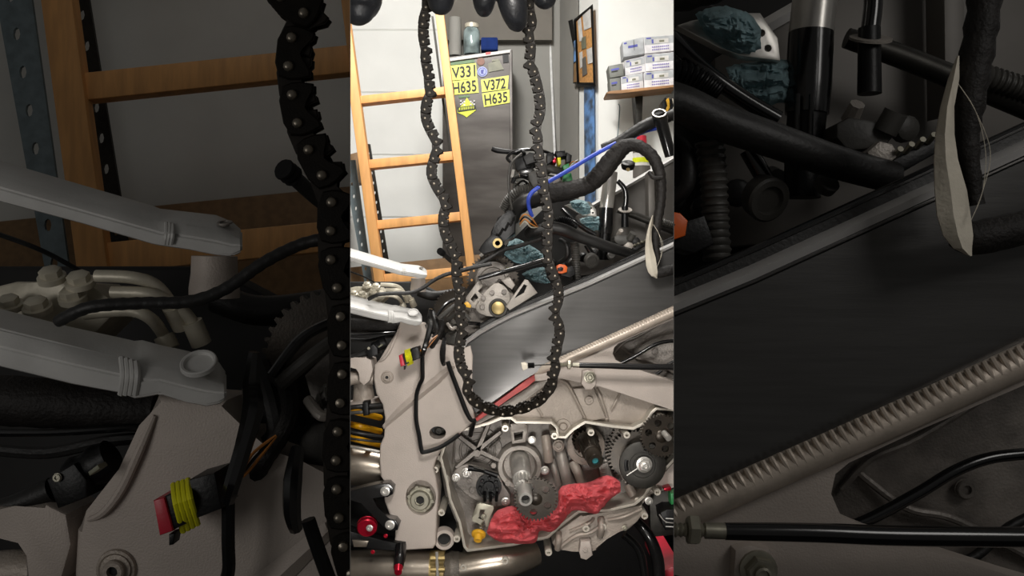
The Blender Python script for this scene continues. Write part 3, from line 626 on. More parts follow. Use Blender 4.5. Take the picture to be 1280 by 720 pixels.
# ================================================================ motorcycle, front half (bright bay and, enlarged, dim right bay)
def build_front(m, root, full):
    b = m.bay
    # dark box behind and the far frame spar
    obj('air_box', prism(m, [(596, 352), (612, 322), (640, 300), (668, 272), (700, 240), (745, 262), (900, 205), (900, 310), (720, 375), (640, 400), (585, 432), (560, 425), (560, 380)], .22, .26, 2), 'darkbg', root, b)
    fs = obj('far_frame_spar', prism(m, [(720, 270), (745, 256), (842, 199), (900, 165), (900, 330), (720, 345)], .19, .21, 1), 'panelgrey', root, b, 'grey far-side frame spar')
    obj('rim', loft(NB(), [[m.p(x, y-3.2, .186), m.p(x, y, .178), m.p(x, y+3.6, .182), m.p(x, y+3.6, .2), m.p(x, y-3.2, .2)] for x, y in ((735, 260), (780, 234), (900, 164))]), 'rim', fs, b)
    obj('strut', prism(m, [(810, 215), (818, 213), (820, 290), (811, 292)], .14, .17, 1.5), 'panelgrey', root, b)
    # near spar
    SPO = [(579, 436), (585, 428), (600, 417), (623, 404), (641, 395), (735, 357), (900, 281.5), (900, 359), (842, 386), (770, 415), (700, 446), (682, 456), (671, 465), (650, 478), (612, 505), (594, 518), (588, 505), (585, 478), (582, 450)]
    sp = obj('frame_spar', prism(m, SPO, .0, .05, 1.6, seg=3), 'brushed', root, b, 'brushed aluminium main frame spar')
    top = [(578.5, 438), (584, 428), (600, 416.5), (623, 403.5), (641, 394.5), (735, 356), (900, 280.5)]
    def band(off0, off1, d0, d1, h):
        return loft(NB(), [[m.p(x+off0*.42, y+off0*.9, d0), m.p(x+(off0+off1)*.21, y+(off0+off1)*.45, min(d0, d1)-h), m.p(x+off1*.42, y+off1*.9, d1), m.p(x+off1*.42, y+off1*.9, d1+.012), m.p(x+off0*.42, y+off0*.9, d0+.012)] for x, y in top])
    obj('rim', band(-4.5, 1.2, .006, -.001, .003), 'rim', sp, b, 'bright rounded upper rim')
    obj('rim_line', band(1.8, 3.2, -.0015, -.0005, .001), 'brushed', sp, b)
    obj('seal_strip', loft(NB(), [[m.p(x, y-12, .03), m.p(x, y-9, .012), m.p(x, y-4, .012), m.p(x, y-3, .03)] for x, y in top[2:]]), 'rubber', root, b, 'black rubber seal strip along the spar')
    T('seal_bead', m, [(x, y-10.5, .012) for x, y in top[2:]], 1.3, 'gloss', root, 8)
    if full: obj('end_cap', prism(m, [(577, 436), (588, 432), (591, 445), (590, 475), (592, 510), (586, 505), (583, 478), (580, 450)], -.003, .02, 1.2), 'plate', sp, b)
    # weld tube and lower frame arm
    wt = T('brace_tube', m, [(655, 474, .014), (672, 464, .006), (702, 452, -.002), (740, 435, -.002), (800, 408.5, -.002), (900, 362.5, -.002)], [4.5, 5.5, 6.3, 6.3, 6.5, 7], 'weld', root, 20, label='welded brace tube under the spar')
    for (a, b2) in (((704, 448.6), (895, 362.6)),):
        n = 58; bm = NB(); Rx = lambda x: 6.3+max(0, x-745)*.0043; dep = lambda t: -.002-m.r(Rx(x)-1.17)/m.k*math.sqrt(max(0, 1-(t/Rx(x))**2))
        for i in range(n):
            t = i/(n-1); x = a[0]+(b2[0]-a[0])*t; y = a[1]+(b2[1]-a[1])*t+.6
            tube(bm, [m.p(x-2.0, y-3.4, dep(-5.2)), m.p(x-1.2, y-2.0, dep(-4)), m.p(x, y, dep(-2.1)), m.p(x+1.8, y+3.0, dep(.8))], m.r(1.22), 8, 3)
        o = obj('weld_ripple', bm, 'weld', wt, b); o and props(o, kind='stuff')
    obj('frame_arm', prism(m, [(671, 466), (690, 456), (702, 455), (745, 437), (792, 416), (900, 366.5), (900, 373), (842, 399), (800, 417), (772, 428), (766, 433), (764, 442), (768, 451), (785, 458), (842, 476), (900, 493), (900, 530), (842, 513), (790, 496), (750, 481), (700, 473), (690, 472), (676, 476), (660, 478)], .002, .03, 1.8, seg=3), 'plate', root, b, 'cast lower frame arm with triangular window')
    # engine seen through the window
    gb = obj('gearbox_wall', prism(m, [(750, 420), (900, 354), (900, 508), (800, 490), (750, 465)], .075, .1, 2), 'castdark', root, b)
    for pts, r in ((((770, 440, .07), (782, 428, .066), (800, 420, .066), (830, 402, .07)), 1.4), (((775, 432, .07), (795, 447, .066), (815, 452, .066), (850, 470, .07)), 1.6), (((800, 455, .07), (812, 470, .068), (830, 480, .07)), 1.6)):
        T('casting_rib', m, pts, r, 'castdark', gb, 8)
    bolt(m, *q(1205, 611), 4.2, .07, gb, 'hole', 'castdark')
    T('black_cable', m, [q(a, c)+(e,) for a, c, e in ((1060, 660, .035), (1095, 645, .035), (1150, 615, .035), (1195, 588, .035), (1240, 572, .035), (1300, 566, .035))], 2.4, 'gloss', root, 12)
    T('black_cable', m, [q(a, c)+(e,) for a, c, e in ((1150, 700, .05), (1210, 700, .05), (1260, 660, .05), (1300, 640, .05))], 2.0, 'rubber', root, 12)
    bolt(m, *q(947, 711), 7.5, -.008, root, 'hex', 'zinc', label='hex bolt with washer on the frame arm')
    obj('bolt_boss', prism(m, [(728, 464), (734, 462), (742, 464), (745, 470), (745, 481), (740, 487), (732, 487), (727, 480)], -.008, .02, 1.5), 'plate', root, b)
    # clutch cable with adjuster
    T('cable_sleeve', m, [(724, 456.6, -.04), (760, 457.2, -.04), (800, 458.5, -.04), (900, 459.5, -.04)], [3.4, 3.8, 4, 4], 'gloss', root, 14, label='black clutch cable sleeve')
    ad = T('cable_adjuster', m, [(694, 455.6, -.04), (725, 456.6, -.04)], 2.6, 'zinc', root, 14, (2, .35), label='threaded zinc cable adjuster')
    A = m.p(709, 456, -.04); B = m.p(713.5, 456.2, -.04); obj('nut', lathe(NB(), A, B-A, [(0, m.r(4.6)), (m.r(.7), m.r(5.6)), (m.r(3.8), m.r(5.6)), (m.r(4.5), m.r(4.6))], 6, spin=.2), 'zinc', ad, b)
    T('barrel', m, [(716, 456.3, -.04), (726, 456.6, -.04)], 3.2, 'zinc', ad, 14)
    if full:
        T('cable_wire', m, [(664, 457, -.04), (680, 456, -.04), (696, 455.6, -.04)], .8, 'darkmetal', ad, 8)
        T('cable_joint', m, [(660, 457, -.04), (668, 456.6, -.04)], [3.6, 3.2], 'blk', ad, 12, (2, .5))
        obj('cable_nipple', prism(m, [(651.5, 454), (656, 453.2), (659.5, 455), (659.5, 461), (654, 463.5), (652.5, 460)], -.045, -.035, .8), 'paper', ad, b, 'white cable nipple')
    # fork tube
    ft = thing0('fork_tube', root, m.p(757, 260, .1))
    T('chrome_tube', m, [(763.5, 215, .1), (762, 230, .1), (759.5, 247, .1), (757.8, 262, .1)], 8.6, 'steel', ft, 28, label='bright steel tube')
    T('rubber_boot', m, [(758, 260, .095), (757, 280, .095), (756.3, 292, .095)], [8.6, 8.9, 8.4], 'gloss', ft, 24); T('rubber_boot', m, [(756.5, 290, .095), (755, 310, .095), (754.5, 325, .095)], [7.6, 7.2, 7], 'blk', ft, 24)
    for dx in (-2.2, 3.2): T('boot_slot', m, [(755+dx, 284, .078), (754.4+dx, 312, .078)], 1.0, 'gloss', ft, 8)
    T('brake_rod', m, [(772, 226, .09), (780, 235, .09), (782.5, 246, .09), (781.5, 258, .09)], [3, 3.4, 3.6, 3.6], 'gloss', root, 14); rd = T('rod_end', m, [(781, 258, .09), (781, 284, .09)], [4.2, 4.6], 'blk', root, 16)
    x, y = q(1088, 50); obj('flange', lathe(NB(), m.p(x, y, .09), (0, -.45, .9), [(0, m.r(9.4)), (m.r(1.1), m.r(9.4)), (m.r(1.2), m.r(8.6))], 28), 'casting', root, b)
    T('rear_pipe', m, [(772, 262, .12), (790, 268, .12), (808, 275, .12), (845, 290, .12)], [4, 4.6, 4.6, 5], 'darkmetal', root, 14)
    T('corrugated_hose', m, [(818, 275, .11), (832, 279, .11), (850, 285, .11)], 4.6, 'hose', root, 14, (2.2, .5))
    # hoses of the engine bay
    T('coolant_hose', m, [(662, 292, .03), (670, 287, .02), (690, 285, .02), (706, 288, .02), (722, 295, .025), (745, 303, .03), (768, 311, .04), (790, 317, .055)], [8, 8.4, 8.2, 7.8, 7.4, 7, 6.6, 6.2], 'rubber', root, 22, label='thick black coolant hose')
    T('corrugated_hose', m, [(694, 278, .06), (702, 275, .06), (712, 277, .06), (722, 284, .06)], 4.4, 'blk', root, 16, (2.2, .6))
    T('corrugated_hose', m, [(718, 303, .05), (719.5, 318, .05), (720.5, 338, .05), (721, 350, .05)], [5.6, 5.2, 5.2, 5.6], 'hose', root, 18, (3, .45), label='ribbed grey hose standing upright')
    T('dark_pipe', m, [(703, 262, .07), (715, 274, .06), (730, 285, .06), (745, 294, .06)], 3.2, 'gloss', root, 12)
    T('dark_pipe', m, [(733, 306, .06), (740, 318, .06)], 3.6, 'gloss', root, 12)
    T('dark_pipe', m, [(700, 300, .06), (708, 306, .05), (709, 320, .05), (700, 328, .06)], 3, 'rubber', root, 12)
    cp = obj('sensor_cup', lathe(NB(), m.p(738, 324, .06), (.25, -.75, -.35), [(0, m.r(9.5)), (m.r(7), m.r(10)), (m.r(8), m.r(9)), (m.r(8), m.r(6.5)), (m.r(6), m.r(6)), (m.r(6), 0)], 26), 'hose', root, b, 'dark grey round cup')
    obj('sensor_cup', lathe(NB(), m.p(763, 321, .06), (.2, -.6, .4), [(0, m.r(5)), (m.r(4), m.r(5.2)), (m.r(4.6), m.r(4.4)), (m.r(4.6), 0)], 22), 'hose', root, b)
    sn = obj('pressure_sensor', prism(m, Q([(1046, 155), (1062, 146), (1100, 152), (1125, 162), (1105, 185), (1060, 188), (1046, 172)]), .06, .1, 1.2), 'hose', root, b, 'grey pressure sensor')
    T('port', m, [q(1120, 140)+(.055,), q(1106, 165)+(.06,)], [4.6, 4.6], 'hose', sn, 16); T('nut', m, [q(1072, 130)+(.06,), q(1062, 150)+(.07,)], [3, 3.6], 'casting', sn, 8)
    sn = obj('valve_block', prism(m, Q([(1084, 190), (1100, 176), (1116, 180), (1124, 194), (1108, 208), (1092, 206)]), .05, .08, .8), 'casting', root, b)
    for i in range(4): T('threaded_stud', m, [q(1118+i*14, 196-i*6)+(.055,), q(1126+i*14, 186-i*6)+(.045,)], 1.2, 'zinc', root, 8)
    obj('rail_block', prism(m, Q([(1095, 212), (1170, 170), (1180, 186), (1110, 226)]), .055, .09, .8), 'blk', root, b)
    for i in range(9):      # dark clutter between the hoses: cast lumps behind
        x = 690+i*13; y = 335-i*4+R.uniform(-6, 6); obj('casting_lump', lathe(NB(), m.p(x, y, .13), (R.uniform(-.4, .4), -1, R.uniform(-.3, .3)), [(0, m.r(7)), (m.r(5), m.r(6)), (m.r(6), m.r(4)), (m.r(6), 0)], 14), R.choice(['blk', 'rubber', 'hose']), root, b)
    # orange connector
    oc = obj('orange_connector', prism(m, [(696, 332), (700, 330), (706.5, 331), (709.5, 334), (708.5, 340), (703, 342), (696, 341)], .01, .04, .9), 'orange', root, b, 'orange connector lock')
    obj('latch', prism(m, [(697, 335), (702, 333.5), (704.5, 335.5), (703, 338.5), (697, 339)], .006, .02, .5), 'blk', oc, b)
    obj('connector_body', prism(m, [(706, 335), (716, 332), (720, 343), (712, 347), (700, 344)], .02, .05, .8), 'blk', root, b)
    # silver bracket plate with towel
    obj('bracket_plate', prism(m, [(705, 257), (711, 255), (728, 252), (738, 252), (745, 262), (746, 271), (730, 269), (722, 266)], .085, .095, .5, [[(714, 258), (727, 255.5), (734, 262), (724, 265)], circ(738.5, 260, 1.5, 10), circ(741, 266, 1.5, 10)]), 'steel', root, b, 'silver bracket plate')
    # main harness arch and its torn cream wrapper
    hz = T('wiring_harness', m, [(636, 271, .05), (646, 260, .04), (662, 250, .03), (688, 242, .02), (712, 238, .015), (735, 231, .01), (750, 218, .0), (763, 202, -.005), (777, 186, -.01), (790, 181, -.015), (803, 185, -.02), (815, 195, -.025), (822, 208, -.03), (826, 224, -.033), (826.5, 245, -.035), (824.5, 262, -.035), (821, 282, -.035), (819.5, 298, -.035), (820.5, 312, -.036), (823, 328, -.036)],
           [8, 10, 12, 12.5, 12, 11, 12, 12, 10.5, 8.2, 8, 8, 7.6, 6.8, 6.2, 6.2, 6.2, 5.2, 4.2, 3.4], 'tape', root, 22, (9, 1.1, 1), label='tape-wrapped main wiring harness arching over')
    obj('torn_wrapper', loft(NB(), [[m.p(x0, y, -.03), m.p(x0+.3, y, -.045), m.p((x0+x1)/2, y, -.05), m.p(x1, y, -.046), m.p(x1, y, -.042), m.p((x0+x1)/2, y, -.045), m.p(x0+1, y, -.038)] for x0, x1, y in
        ((815.5, 816.5, 269), (812, 816.5, 278), (809, 814.5, 289), (807, 814.6, 300), (806.3, 816, 310), (806.6, 819.5, 322), (807.5, 821, 332), (810, 822, 340), (814, 821.5, 345), (820, 821.5, 348))]), 'paper', hz, b, 'torn cream wrapper')
    T('wrapped_tube', m, [(815, 339, -.034), (821, 341, -.036), (830, 339.5, -.036), (845, 336, -.034), (895, 324, -.02)], [5.5, 6.8, 7, 6.8, 6.8], 'tape', root, 18, (8, .35, 1))
    for k in range(2): T('loose_thread', m, [q(a, c)+(e,) for a, c, e in ((1198, 105, -.052), (1220, 140, -.055), (1232+k*6, 190, -.055), (1228, 240, -.053), (1214, 275, -.052))], .16, 'paper', root, 4)
    T('strap_tail', m, [(812, 216, -.03), (817, 222, -.04), (828, 222, -.04)], 2.8, 'tape', root, 8)
def thing0(name, parent, loc):
    o = bpy.data.objects.new(name, None); COL.objects.link(o); o.location = loc; o.empty_display_size = .02
    if parent: hang(o, parent)
    return o
bike = thing('motorcycle', 'half dismantled motorcycle with bare silver frame and open engine, in bright middle strip', 'motorcycle', (0, 1.15, .62))
bikeL = thing('motorcycle', 'dim enlarged motorcycle rear frame with two pale arms, filling left strip', 'motorcycle', (-.3, .65, .4))
bikeR = thing('motorcycle', 'dim enlarged motorcycle spar with hoses and weld tube, filling right strip', 'motorcycle', (.3, .65, .4))
build_rear(CM, bike, True); build_front(CM, bike, True)
build_rear(LM, bikeL, False); build_front(RM, bikeR, False)

# ================================================================ cleaning cloths
def towel(m, top, bot, d, lab, bulge=.02, seed=1, fs=18):
    obj('paper_towel', sheet(m, top, bot, d, bulge, 44, 26, .6, fs*1.25, seed), 'blrag', None, m.bay, lab, 'towel', 'blue towels stuffed in the engine bay' if m.bay == 'c' else None)
for m, tg in ((CM, 'in the bright strip'), (RM, 'in the dim right strip')):
    towel(m, [(712, 252), (722, 249), (733, 252), (738, 258)], [(716, 260), (724, 266), (732, 268), (738, 266)], .08, 'blue paper towel lying on the silver bracket plate '+tg, seed=2)
    towel(m, [(724, 273), (734, 271), (748, 270), (750, 274)], [(727, 281), (735, 288), (744, 288), (749, 286)], .1, 'blue paper towel beside the steel fork tube '+tg, seed=3)
towel(CM, [(636, 302), (646, 298), (660, 305), (676, 315), (679, 321)], [(630, 318), (642, 327), (655, 330), (668, 328), (680, 324)], .08, 'crumpled blue paper towel left of the right chain strand, upper one', .03, 4)
towel(CM, [(652, 342), (664, 336), (680, 334), (682, 345)], [(657, 348), (668, 352), (680, 354), (688, 353)], .06, 'crumpled blue paper towel above the spar, lower one', .025, 5)

# ================================================================ engine of the bright bay
m = CM
ENG = [(556, 545), (572, 532), (600, 522), (640, 505), (668, 474), (700, 472), (750, 480), (842, 508), (850, 515), (850, 572), (842, 580), (806, 622), (795, 632), (760, 641), (725, 642), (700, 660), (687, 674), (640, 684), (583, 690), (573, 655), (557, 624), (549, 574)]
ck = obj('crankcase', prism(m, ENG, .075, .12, 1.5), 'castdark', bike, 'c', 'open engine crankcase in grey cast alloy')
# upper outer wall of the casting with ribs
up = obj('crankcase_wall', prism(m, [(585, 531), (610, 522), (640, 506), (668, 474), (700, 472), (750, 480), (842, 508), (850, 514), (815, 510), (805, 524), (790, 531), (765, 529), (732, 524), (715, 533), (698, 532), (692, 524), (640, 521), (610, 528)], .035, .08, 1.2), 'casting2', ck, 'c', 'beige upper casting wall')
for pts, r in ((((690, 474, .03), (706, 478, .026), (716, 492, .026), (733, 526, .03)), 2), (((746, 486, .03), (752, 500, .026), (760, 524, .03)), 1.6), (((775, 492, .03), (768, 505, .028), (764, 512, .03)), 1.4),
               (((668, 486, .03), (684, 487, .026), (702, 474, .028)), 1.6), (((664, 498, .03), (678, 520, .03)), 1.4), (((700, 472, .028), (688, 488, .026), (667, 506, .026)), 2.2)):
    T('casting_rib', m, pts, r, 'casting2', ck, 10)
obj('pad', prism(m, [(716, 486), (742, 484), (757, 523), (735, 527)], .024, .05, 1.2), 'casting2', ck, 'c')
bolt(m, 736, 500, 6, .024, ck, 'hole', 'casting2', name='threaded_boss')
obj('boss', lathe(NB(), m.p(704, 533, .035), (0, -1, 0), [(0, m.r(10)), (m.r(2), m.r(9.5)), (m.r(2), m.r(6)), (m.r(1), m.r(5)), (m.r(3), m.r(4)), (m.r(3), 0)], 26), 'casting2', ck, 'c')
# machined gasket lip running round the opening
LIP = [(549, 572), (552, 562), (560, 541), (585, 534), (610, 527.5), (626, 521), (640, 521), (646, 526), (690, 526.5), (698, 534), (699, 545), (706, 545), (716, 535), (731, 526), (765, 531), (791, 534), (806, 527), (813, 515), (820, 509), (848, 512),
       (848, 571), (824, 597), (806, 622), (794, 632), (760, 640), (724, 641.5), (700, 660), (686, 673), (640, 683), (584, 690), (579, 684), (573, 654), (561, 625), (557, 603)]
def inset(poly, n):
    out = []; N = len(poly)
    A = sum(poly[i][0]*poly[(i+1) % N][1]-poly[(i+1) % N][0]*poly[i][1] for i in range(N))
    for i in range(N):
        a, b, c = V(poly[i-1]), V(poly[i]), V(poly[(i+1) % N]); e = (b-a).normalized()+(c-b).normalized(); e.normalize()
        nn = V((-e.y, e.x)) if A > 0 else V((e.y, -e.x)); out.append(tuple(b+nn*n))
    return out
lp = obj('gasket_lip', prism(m, LIP, .012, .08, .6, [inset(LIP, 3.4)]), 'lip', ck, 'c', 'bright machined gasket lip')
for x, y in ((549.5, 574), (557, 624), (575, 655), (583, 689), (632, 681), (683, 671), (632, 525), (690, 534), (817, 513), (733, 530), (775, 533), (796, 628), (747, 641), (727, 643), (811, 600)):
    bm = lathe(NB(), m.p(x, y, .08), (0, -1, 0), [(0, m.r(5)), (.0695, m.r(4.6)), (.0705, m.r(4.2)), (.0705, m.r(2.1)), (.062, m.r(2)), (.062, 0)], 18); obj('lip_boss', bm, 'lip', ck, 'c')
# ribbed round cover
cv = obj('round_cover', lathe(NB(), m.p(597, 563, .075), (0, -1, 0), [(0, m.r(33)), (m.r(2), m.r(32)), (m.r(2), m.r(25)), (m.r(3.5), m.r(24)), (m.r(3.5), m.r(22.5)), (m.r(1.5), m.r(21.5)), (m.r(1.5), m.r(15)), (m.r(2.6), m.r(14)), (m.r(2.6), m.r(12.5)), (m.r(1.2), m.r(12)), (m.r(1.2), 0)], 40), 'castdark', ck, 'c', 'round cover with crossed ribs')
for x, y in ((572, 544), (611, 530), (626, 540), (570, 585), (624, 576)):
    bm = loft(NB(), [[m.p(a[0]-dy*w, a[1]+dx*w, .072), m.p(a[0]-dy*w*.6, a[1]+dx*w*.6, .048), m.p(a[0]+dy*w*.6, a[1]-dx*w*.6, .048), m.p(a[0]+dy*w, a[1]-dx*w, .072)]
        for (dx, dy) in [((V((x-597, y-563))).normalized()[:])] for a, w in (((597, 563), 4.2), ((x, y), 3))]); obj('rib', bm, 'castdark', cv, 'c')
obj('hub', lathe(NB(), m.p(597, 563, .07), (0, -1, 0), [(0, m.r(7)), (.02, m.r(5.6)), (.0225, m.r(4.6)), (.0225, 0)], 20), 'castdark', cv, 'c')
for x0, y0, x1, y1 in ((578, 538, 604, 530), (568, 548, 566, 580), (610, 538, 600, 552), (625, 548, 612, 560), (576, 584, 592, 574)): T('rib', m, [(x0, y0, .068), ((x0+x1)/2+1, (y0+y1)/2, .064), (x1, y1, .068)], 1.3, 'castdark', cv, 8)
# oil pump
pp = obj('oil_pump_plate', prism(m, smooth2([(566, 592), (578, 582), (592, 581), (620, 592), (629, 606), (638, 622), (634, 632), (612, 631), (590, 622), (572, 606)], 3), .045, .07, 1), 'castdark', ck, 'c')
for x, y, r, k in ((570, 597, 5.4, 'hex'), (583, 591, 6.6, 'hex'), (632, 627, 5.6, 'hex'), (587, 601, 3.6, 'hole'), (590, 613, 4, 'hole')): bolt(m, x, y, r, .043, pp, k, 'steel' if k == 'hex' else 'castdark')
ro = obj('pump_rotor', lathe(NB(), m.p(611, 608, .043), (0, -1, 0), [(0, m.r(17)), (m.r(3), m.r(16.5)), (m.r(3), m.r(13)), (m.r(1), m.r(12.5)), (m.r(1), m.r(8)), (m.r(4), m.r(7)), (m.r(4), m.r(3.5)), (m.r(1), m.r(3)), (m.r(1), 0)], 30), 'gloss', ck, 'c', 'black oil pump rotor')
for k in range(7):
    a = k*2*PI/7+.3; obj('rotor_lobe', lathe(NB(), m.p(611+11*math.cos(a), 608+11*math.sin(a), .04), (0, -1, 0), [(0, m.r(2.6)), (m.r(4), m.r(2.4)), (m.r(4.6), m.r(1.8)), (m.r(4.6), 0)], 10), 'blk', ro, 'c')
T('link_bar', m, [(585, 585, .03), (602, 588, .03), (622, 595, .03)], [4, 2.6, 3.4], 'blk', ck, 10); T('link_bar', m, [(592, 584, .026), (606, 587.5, .026)], 1.5, 'darkmetal', ck, 8)
for dx in (0, 9, 18): T('pump_pin', m, [(605+dx*.9, 617, .03), (606+dx*.8, 626, .034)], 2, 'blk', ck, 8)
sp_ = obj('switch_plate', prism(m, [(596, 630), (600, 628.5), (616, 633), (616.5, 636), (612, 650), (613, 656), (608, 658), (606, 652), (601, 656), (591, 651), (590, 647)], .02, .028, .7, [[(600, 637), (606, 637), (604, 650), (598, 648)]]), 'zinc', ck, 'c', 'slotted zinc plate')
bolt(m, 604.5, 645, 4.6, .02, sp_, 'hex', 'zinc', washer=False)
yp = obj('yellow_plug', lathe(NB(), m.p(599, 663, .03), (-.1, -.75, -.65), [(0, m.r(4)), (m.r(3), m.r(5)), (m.r(4), m.r(9)), (m.r(6), m.r(9.4)), (m.r(8), m.r(8.6)), (m.r(9), m.r(6)), (m.r(15), m.r(5)), (m.r(15.5), m.r(4.4)), (m.r(15.5), m.r(2.5)), (m.r(14), 0)], 26), 'yelcap', ck, 'c', 'yellow plug')
T('plug_spring', m, [(602, 653, .03), (600, 664, .028)], 3.2, 'zinc', yp, 12, (2, .5))
# crankshaft with its bearing seat
bs = obj('bearing_seat', lathe(NB(), m.p(649.5, 580, .07), (0, -1, 0), [(0, m.r(31)), (m.r(20), m.r(29)), (m.r(21.5), m.r(28)), (m.r(21.5), m.r(23)), (m.r(20), m.r(22)), (m.r(8), m.r(20.5)), (m.r(8), m.r(10)), (m.r(8), 0)], 44), 'casting', ck, 'c', 'round bearing seat')
for x, y, r, k in ((665, 550, 5, 'socket'), (681, 588, 5.6, 'hex'), (617, 582, 3.4, 'hole'), (635, 604, 4, 'hole')): bolt(m, x, y, r, .05, ck, k, 'steel' if k != 'hole' else 'casting')
obj('oil_guide', prism(m, [(637, 534), (658, 532), (660, 537), (657, 553), (640, 555)], .035, .07, 1, [[(642, 541), (654, 539), (653, 549), (643, 551)]]), 'casting', ck, 'c')
obj('oil_guide', prism(m, [(638, 530), (657, 528), (658, 536), (639, 538)], .028, .06, 1), 'casting', ck, 'c')
A = m.p(649, 574, .065); B = m.p(657, 624.5, -.08); ax = B-A; L_ = ax.length
cs = obj('crankshaft', lathe(NB(), A, ax, [(0, m.r(13.5)), (L_*.3, m.r(13)), (L_*.32, m.r(12)), (L_*.5, m.r(11.6)), (L_*.52, m.r(12.4)), (L_*.55, m.r(12.4)), (L_*.56, m.r(10.6)), (L_*.76, m.r(10.4)), (L_*.77, m.r(9)), (L_*.985, m.r(8.6)), (L_, m.r(7.8)), (L_, m.r(5.2)), (L_*.9, m.r(4.8)), (L_*.9, 0)], 36), 'steel', bike, 'c', 'bright splined crankshaft end')
axn = ax.normalized(); obj('bore', lathe(NB(), A+ax*.9, ax, [(0, m.r(4.7)), (m.r(4), m.r(4.7)), (m.r(4), 0)], 20), 'darkbg', cs, 'c')  # solid dark plug paints the shade inside the shaft end
u = V((1, 0, 0)); u = (u-axn*u.dot(axn)).normalized(); vv = axn.cross(u)
for k in range(18):
    a = 2*PI*k/18; e = (u*math.cos(a)+vv*math.sin(a))*m.r(10.7); obj('spline', tube(NB(), [A+ax*.565+e, A+ax*.75+e], m.r(1.1), 5), 'steel', cs, 'c')
G('oil_pump_gear', m, 670, 624, 27.5, 36, 7, -.05, 'gear', bike, [(.6, k*2*PI/5+.5, .17) for k in range(5)], .1, hub=.28, label='dark toothed pump gear with five holes')
# clutch-side shaft with pinion, bushing ring
obj('bushing_ring', lathe(NB(), m.p(732, 557, .055), (.05, -1, -.05), [(0, m.r(25)), (m.r(3), m.r(25)), (m.r(3.6), m.r(24)), (m.r(3.6), m.r(16)), (-m.r(4), m.r(15)), (-m.r(4), 0)], 40), 'casting2', ck, 'c', 'beige bushing ring')
G('pinion', m, 733, 553, 16.5, 20, 14, .03, 'gear', bike, [], .14, tilt=(.1, -1, -.2), label='dark pinion on the output shaft')
A = m.p(734, 552, .03); B = m.p(744.5, 577, -.04); ax = B-A; L_ = ax.length
sf = obj('output_shaft', lathe(NB(), A, ax, [(0, m.r(12)), (L_*.3, m.r(11.6)), (L_*.62, m.r(11)), (L_*.63, m.r(9.4)), (L_*.72, m.r(9.4)), (L_*.73, m.r(10.4)), (L_*.96, m.r(9.8)), (L_, m.r(8.6)), (L_, m.r(4.4)), (L_*.93, m.r(4.2)), (L_*.93, 0)], 32), 'gear', bike, 'c', 'dark splined output shaft')
axn = ax.normalized(); u = V((1, 0, 0)); u = (u-axn*u.dot(axn)).normalized(); vv = axn.cross(u)
for k in range(16):
    a = 2*PI*k/16; e = (u*math.cos(a)+vv*math.sin(a))*m.r(11.4); obj('spline', tube(NB(), [A+ax*.2+e, A+ax*.6+e], m.r(1.1), 5), 'gear', sf, 'c')
obj('end_plug', lathe(NB(), A+ax*.935, ax, [(0, m.r(4.1)), (m.r(.8), m.r(3.8)), (m.r(.8), 0)], 16), 'teal', sf, 'c', 'teal plug')
# casting columns between the shafts
for pts, r, mt in ((((682, 545, .05), (684, 560, .045), (686, 576, .05)), 6, 'casting2'), (((700, 562, .06), (704, 580, .055), (710, 606, .06)), 7, 'casting'), (((716, 578, .06), (722, 590, .055), (728, 606, .06)), 6, 'casting2'), (((690, 575, .06), (694, 590, .055), (698, 606, .06)), 4, 'casting'), (((757, 575, .06), (762, 590, .055), (766, 600, .06)), 5, 'casting'), (((785, 606, .05), (792, 620, .045), (796, 630, .045)), 6, 'casting2')):
    T('casting_column', m, pts, r, mt, ck, 14)
bolt(m, 698, 557, 7.5, .045, ck, 'socket', 'casting2'); bolt(m, 797, 625, 3.6, .02, ck, 'hole', 'lip')
obj('cast_pad', prism(m, [(748, 581), (760, 578), (764, 600), (752, 602)], .045, .07, .8), 'castdark', ck, 'c')
for k in range(3): T('cast_mark', m, [(751+k*.8, 586+k*5, .044), (757+k, 585+k*5, .044)], .6, 'casting2', ck, 6)
# gear cluster
for i, (x, y, r, d) in enumerate(((789, 564, 33, .06), (792, 568, 34, .045), (795.5, 572, 35, .028))): G('primary_gear', m, x, y, r, 44, 12, d, 'gear', bike, [], .09, tilt=(-.12, -1, .12), label='dark toothed gear of the stacked cluster')
G('starter_gear', m, 788, 548, 24, 34, 16, .05, 'gear', bike, [], .1, tilt=(-.12, -1, .12))
dc = obj('clutch_disc', lathe(NB(), m.p(803, 581, -.005), (-.05, -1, .05), [(0, m.r(29)), (m.r(2), m.r(29)), (m.r(2.6), m.r(28)), (m.r(2.6), m.r(16)), (m.r(1.6), m.r(15.5)), (m.r(1.6), m.r(11.5)), (m.r(3.4), m.r(11)), (m.r(3.4), 0)], 48), 'darkmetal', bike, 'c', 'dark steel disc with slots')
for a0 in (.7, 2.75, 4.8):
    bm = tube(NB(), [m.p(803+20.5*math.cos(a0+k*.17), 581+20.5*math.sin(a0+k*.17), -.0078) for k in range(5)], m.r(2.4), 8, 3, flat=.25); obj('slot', bm, 'blk', dc, 'c')
bolt(m, 805, 580.5, 10, -.012, dc, 'hex', 'steel'); T('scribe_mark', m, [(783.5, 594.5, -.0095), (797, 585.5, -.0095)], .8, 'steel', dc, 6)
G('idler_gear', m, 827, 545, 27, 40, 8, -.012, 'gear', bike, [(.62, k*2*PI/6+.25, .17) for k in range(6)], .08, hub=.3, label='dark idler gear with round holes')
T('idler_pin', m, [(830, 541, -.018), (836, 548, -.03)], 4, 'steel', bike, 14)
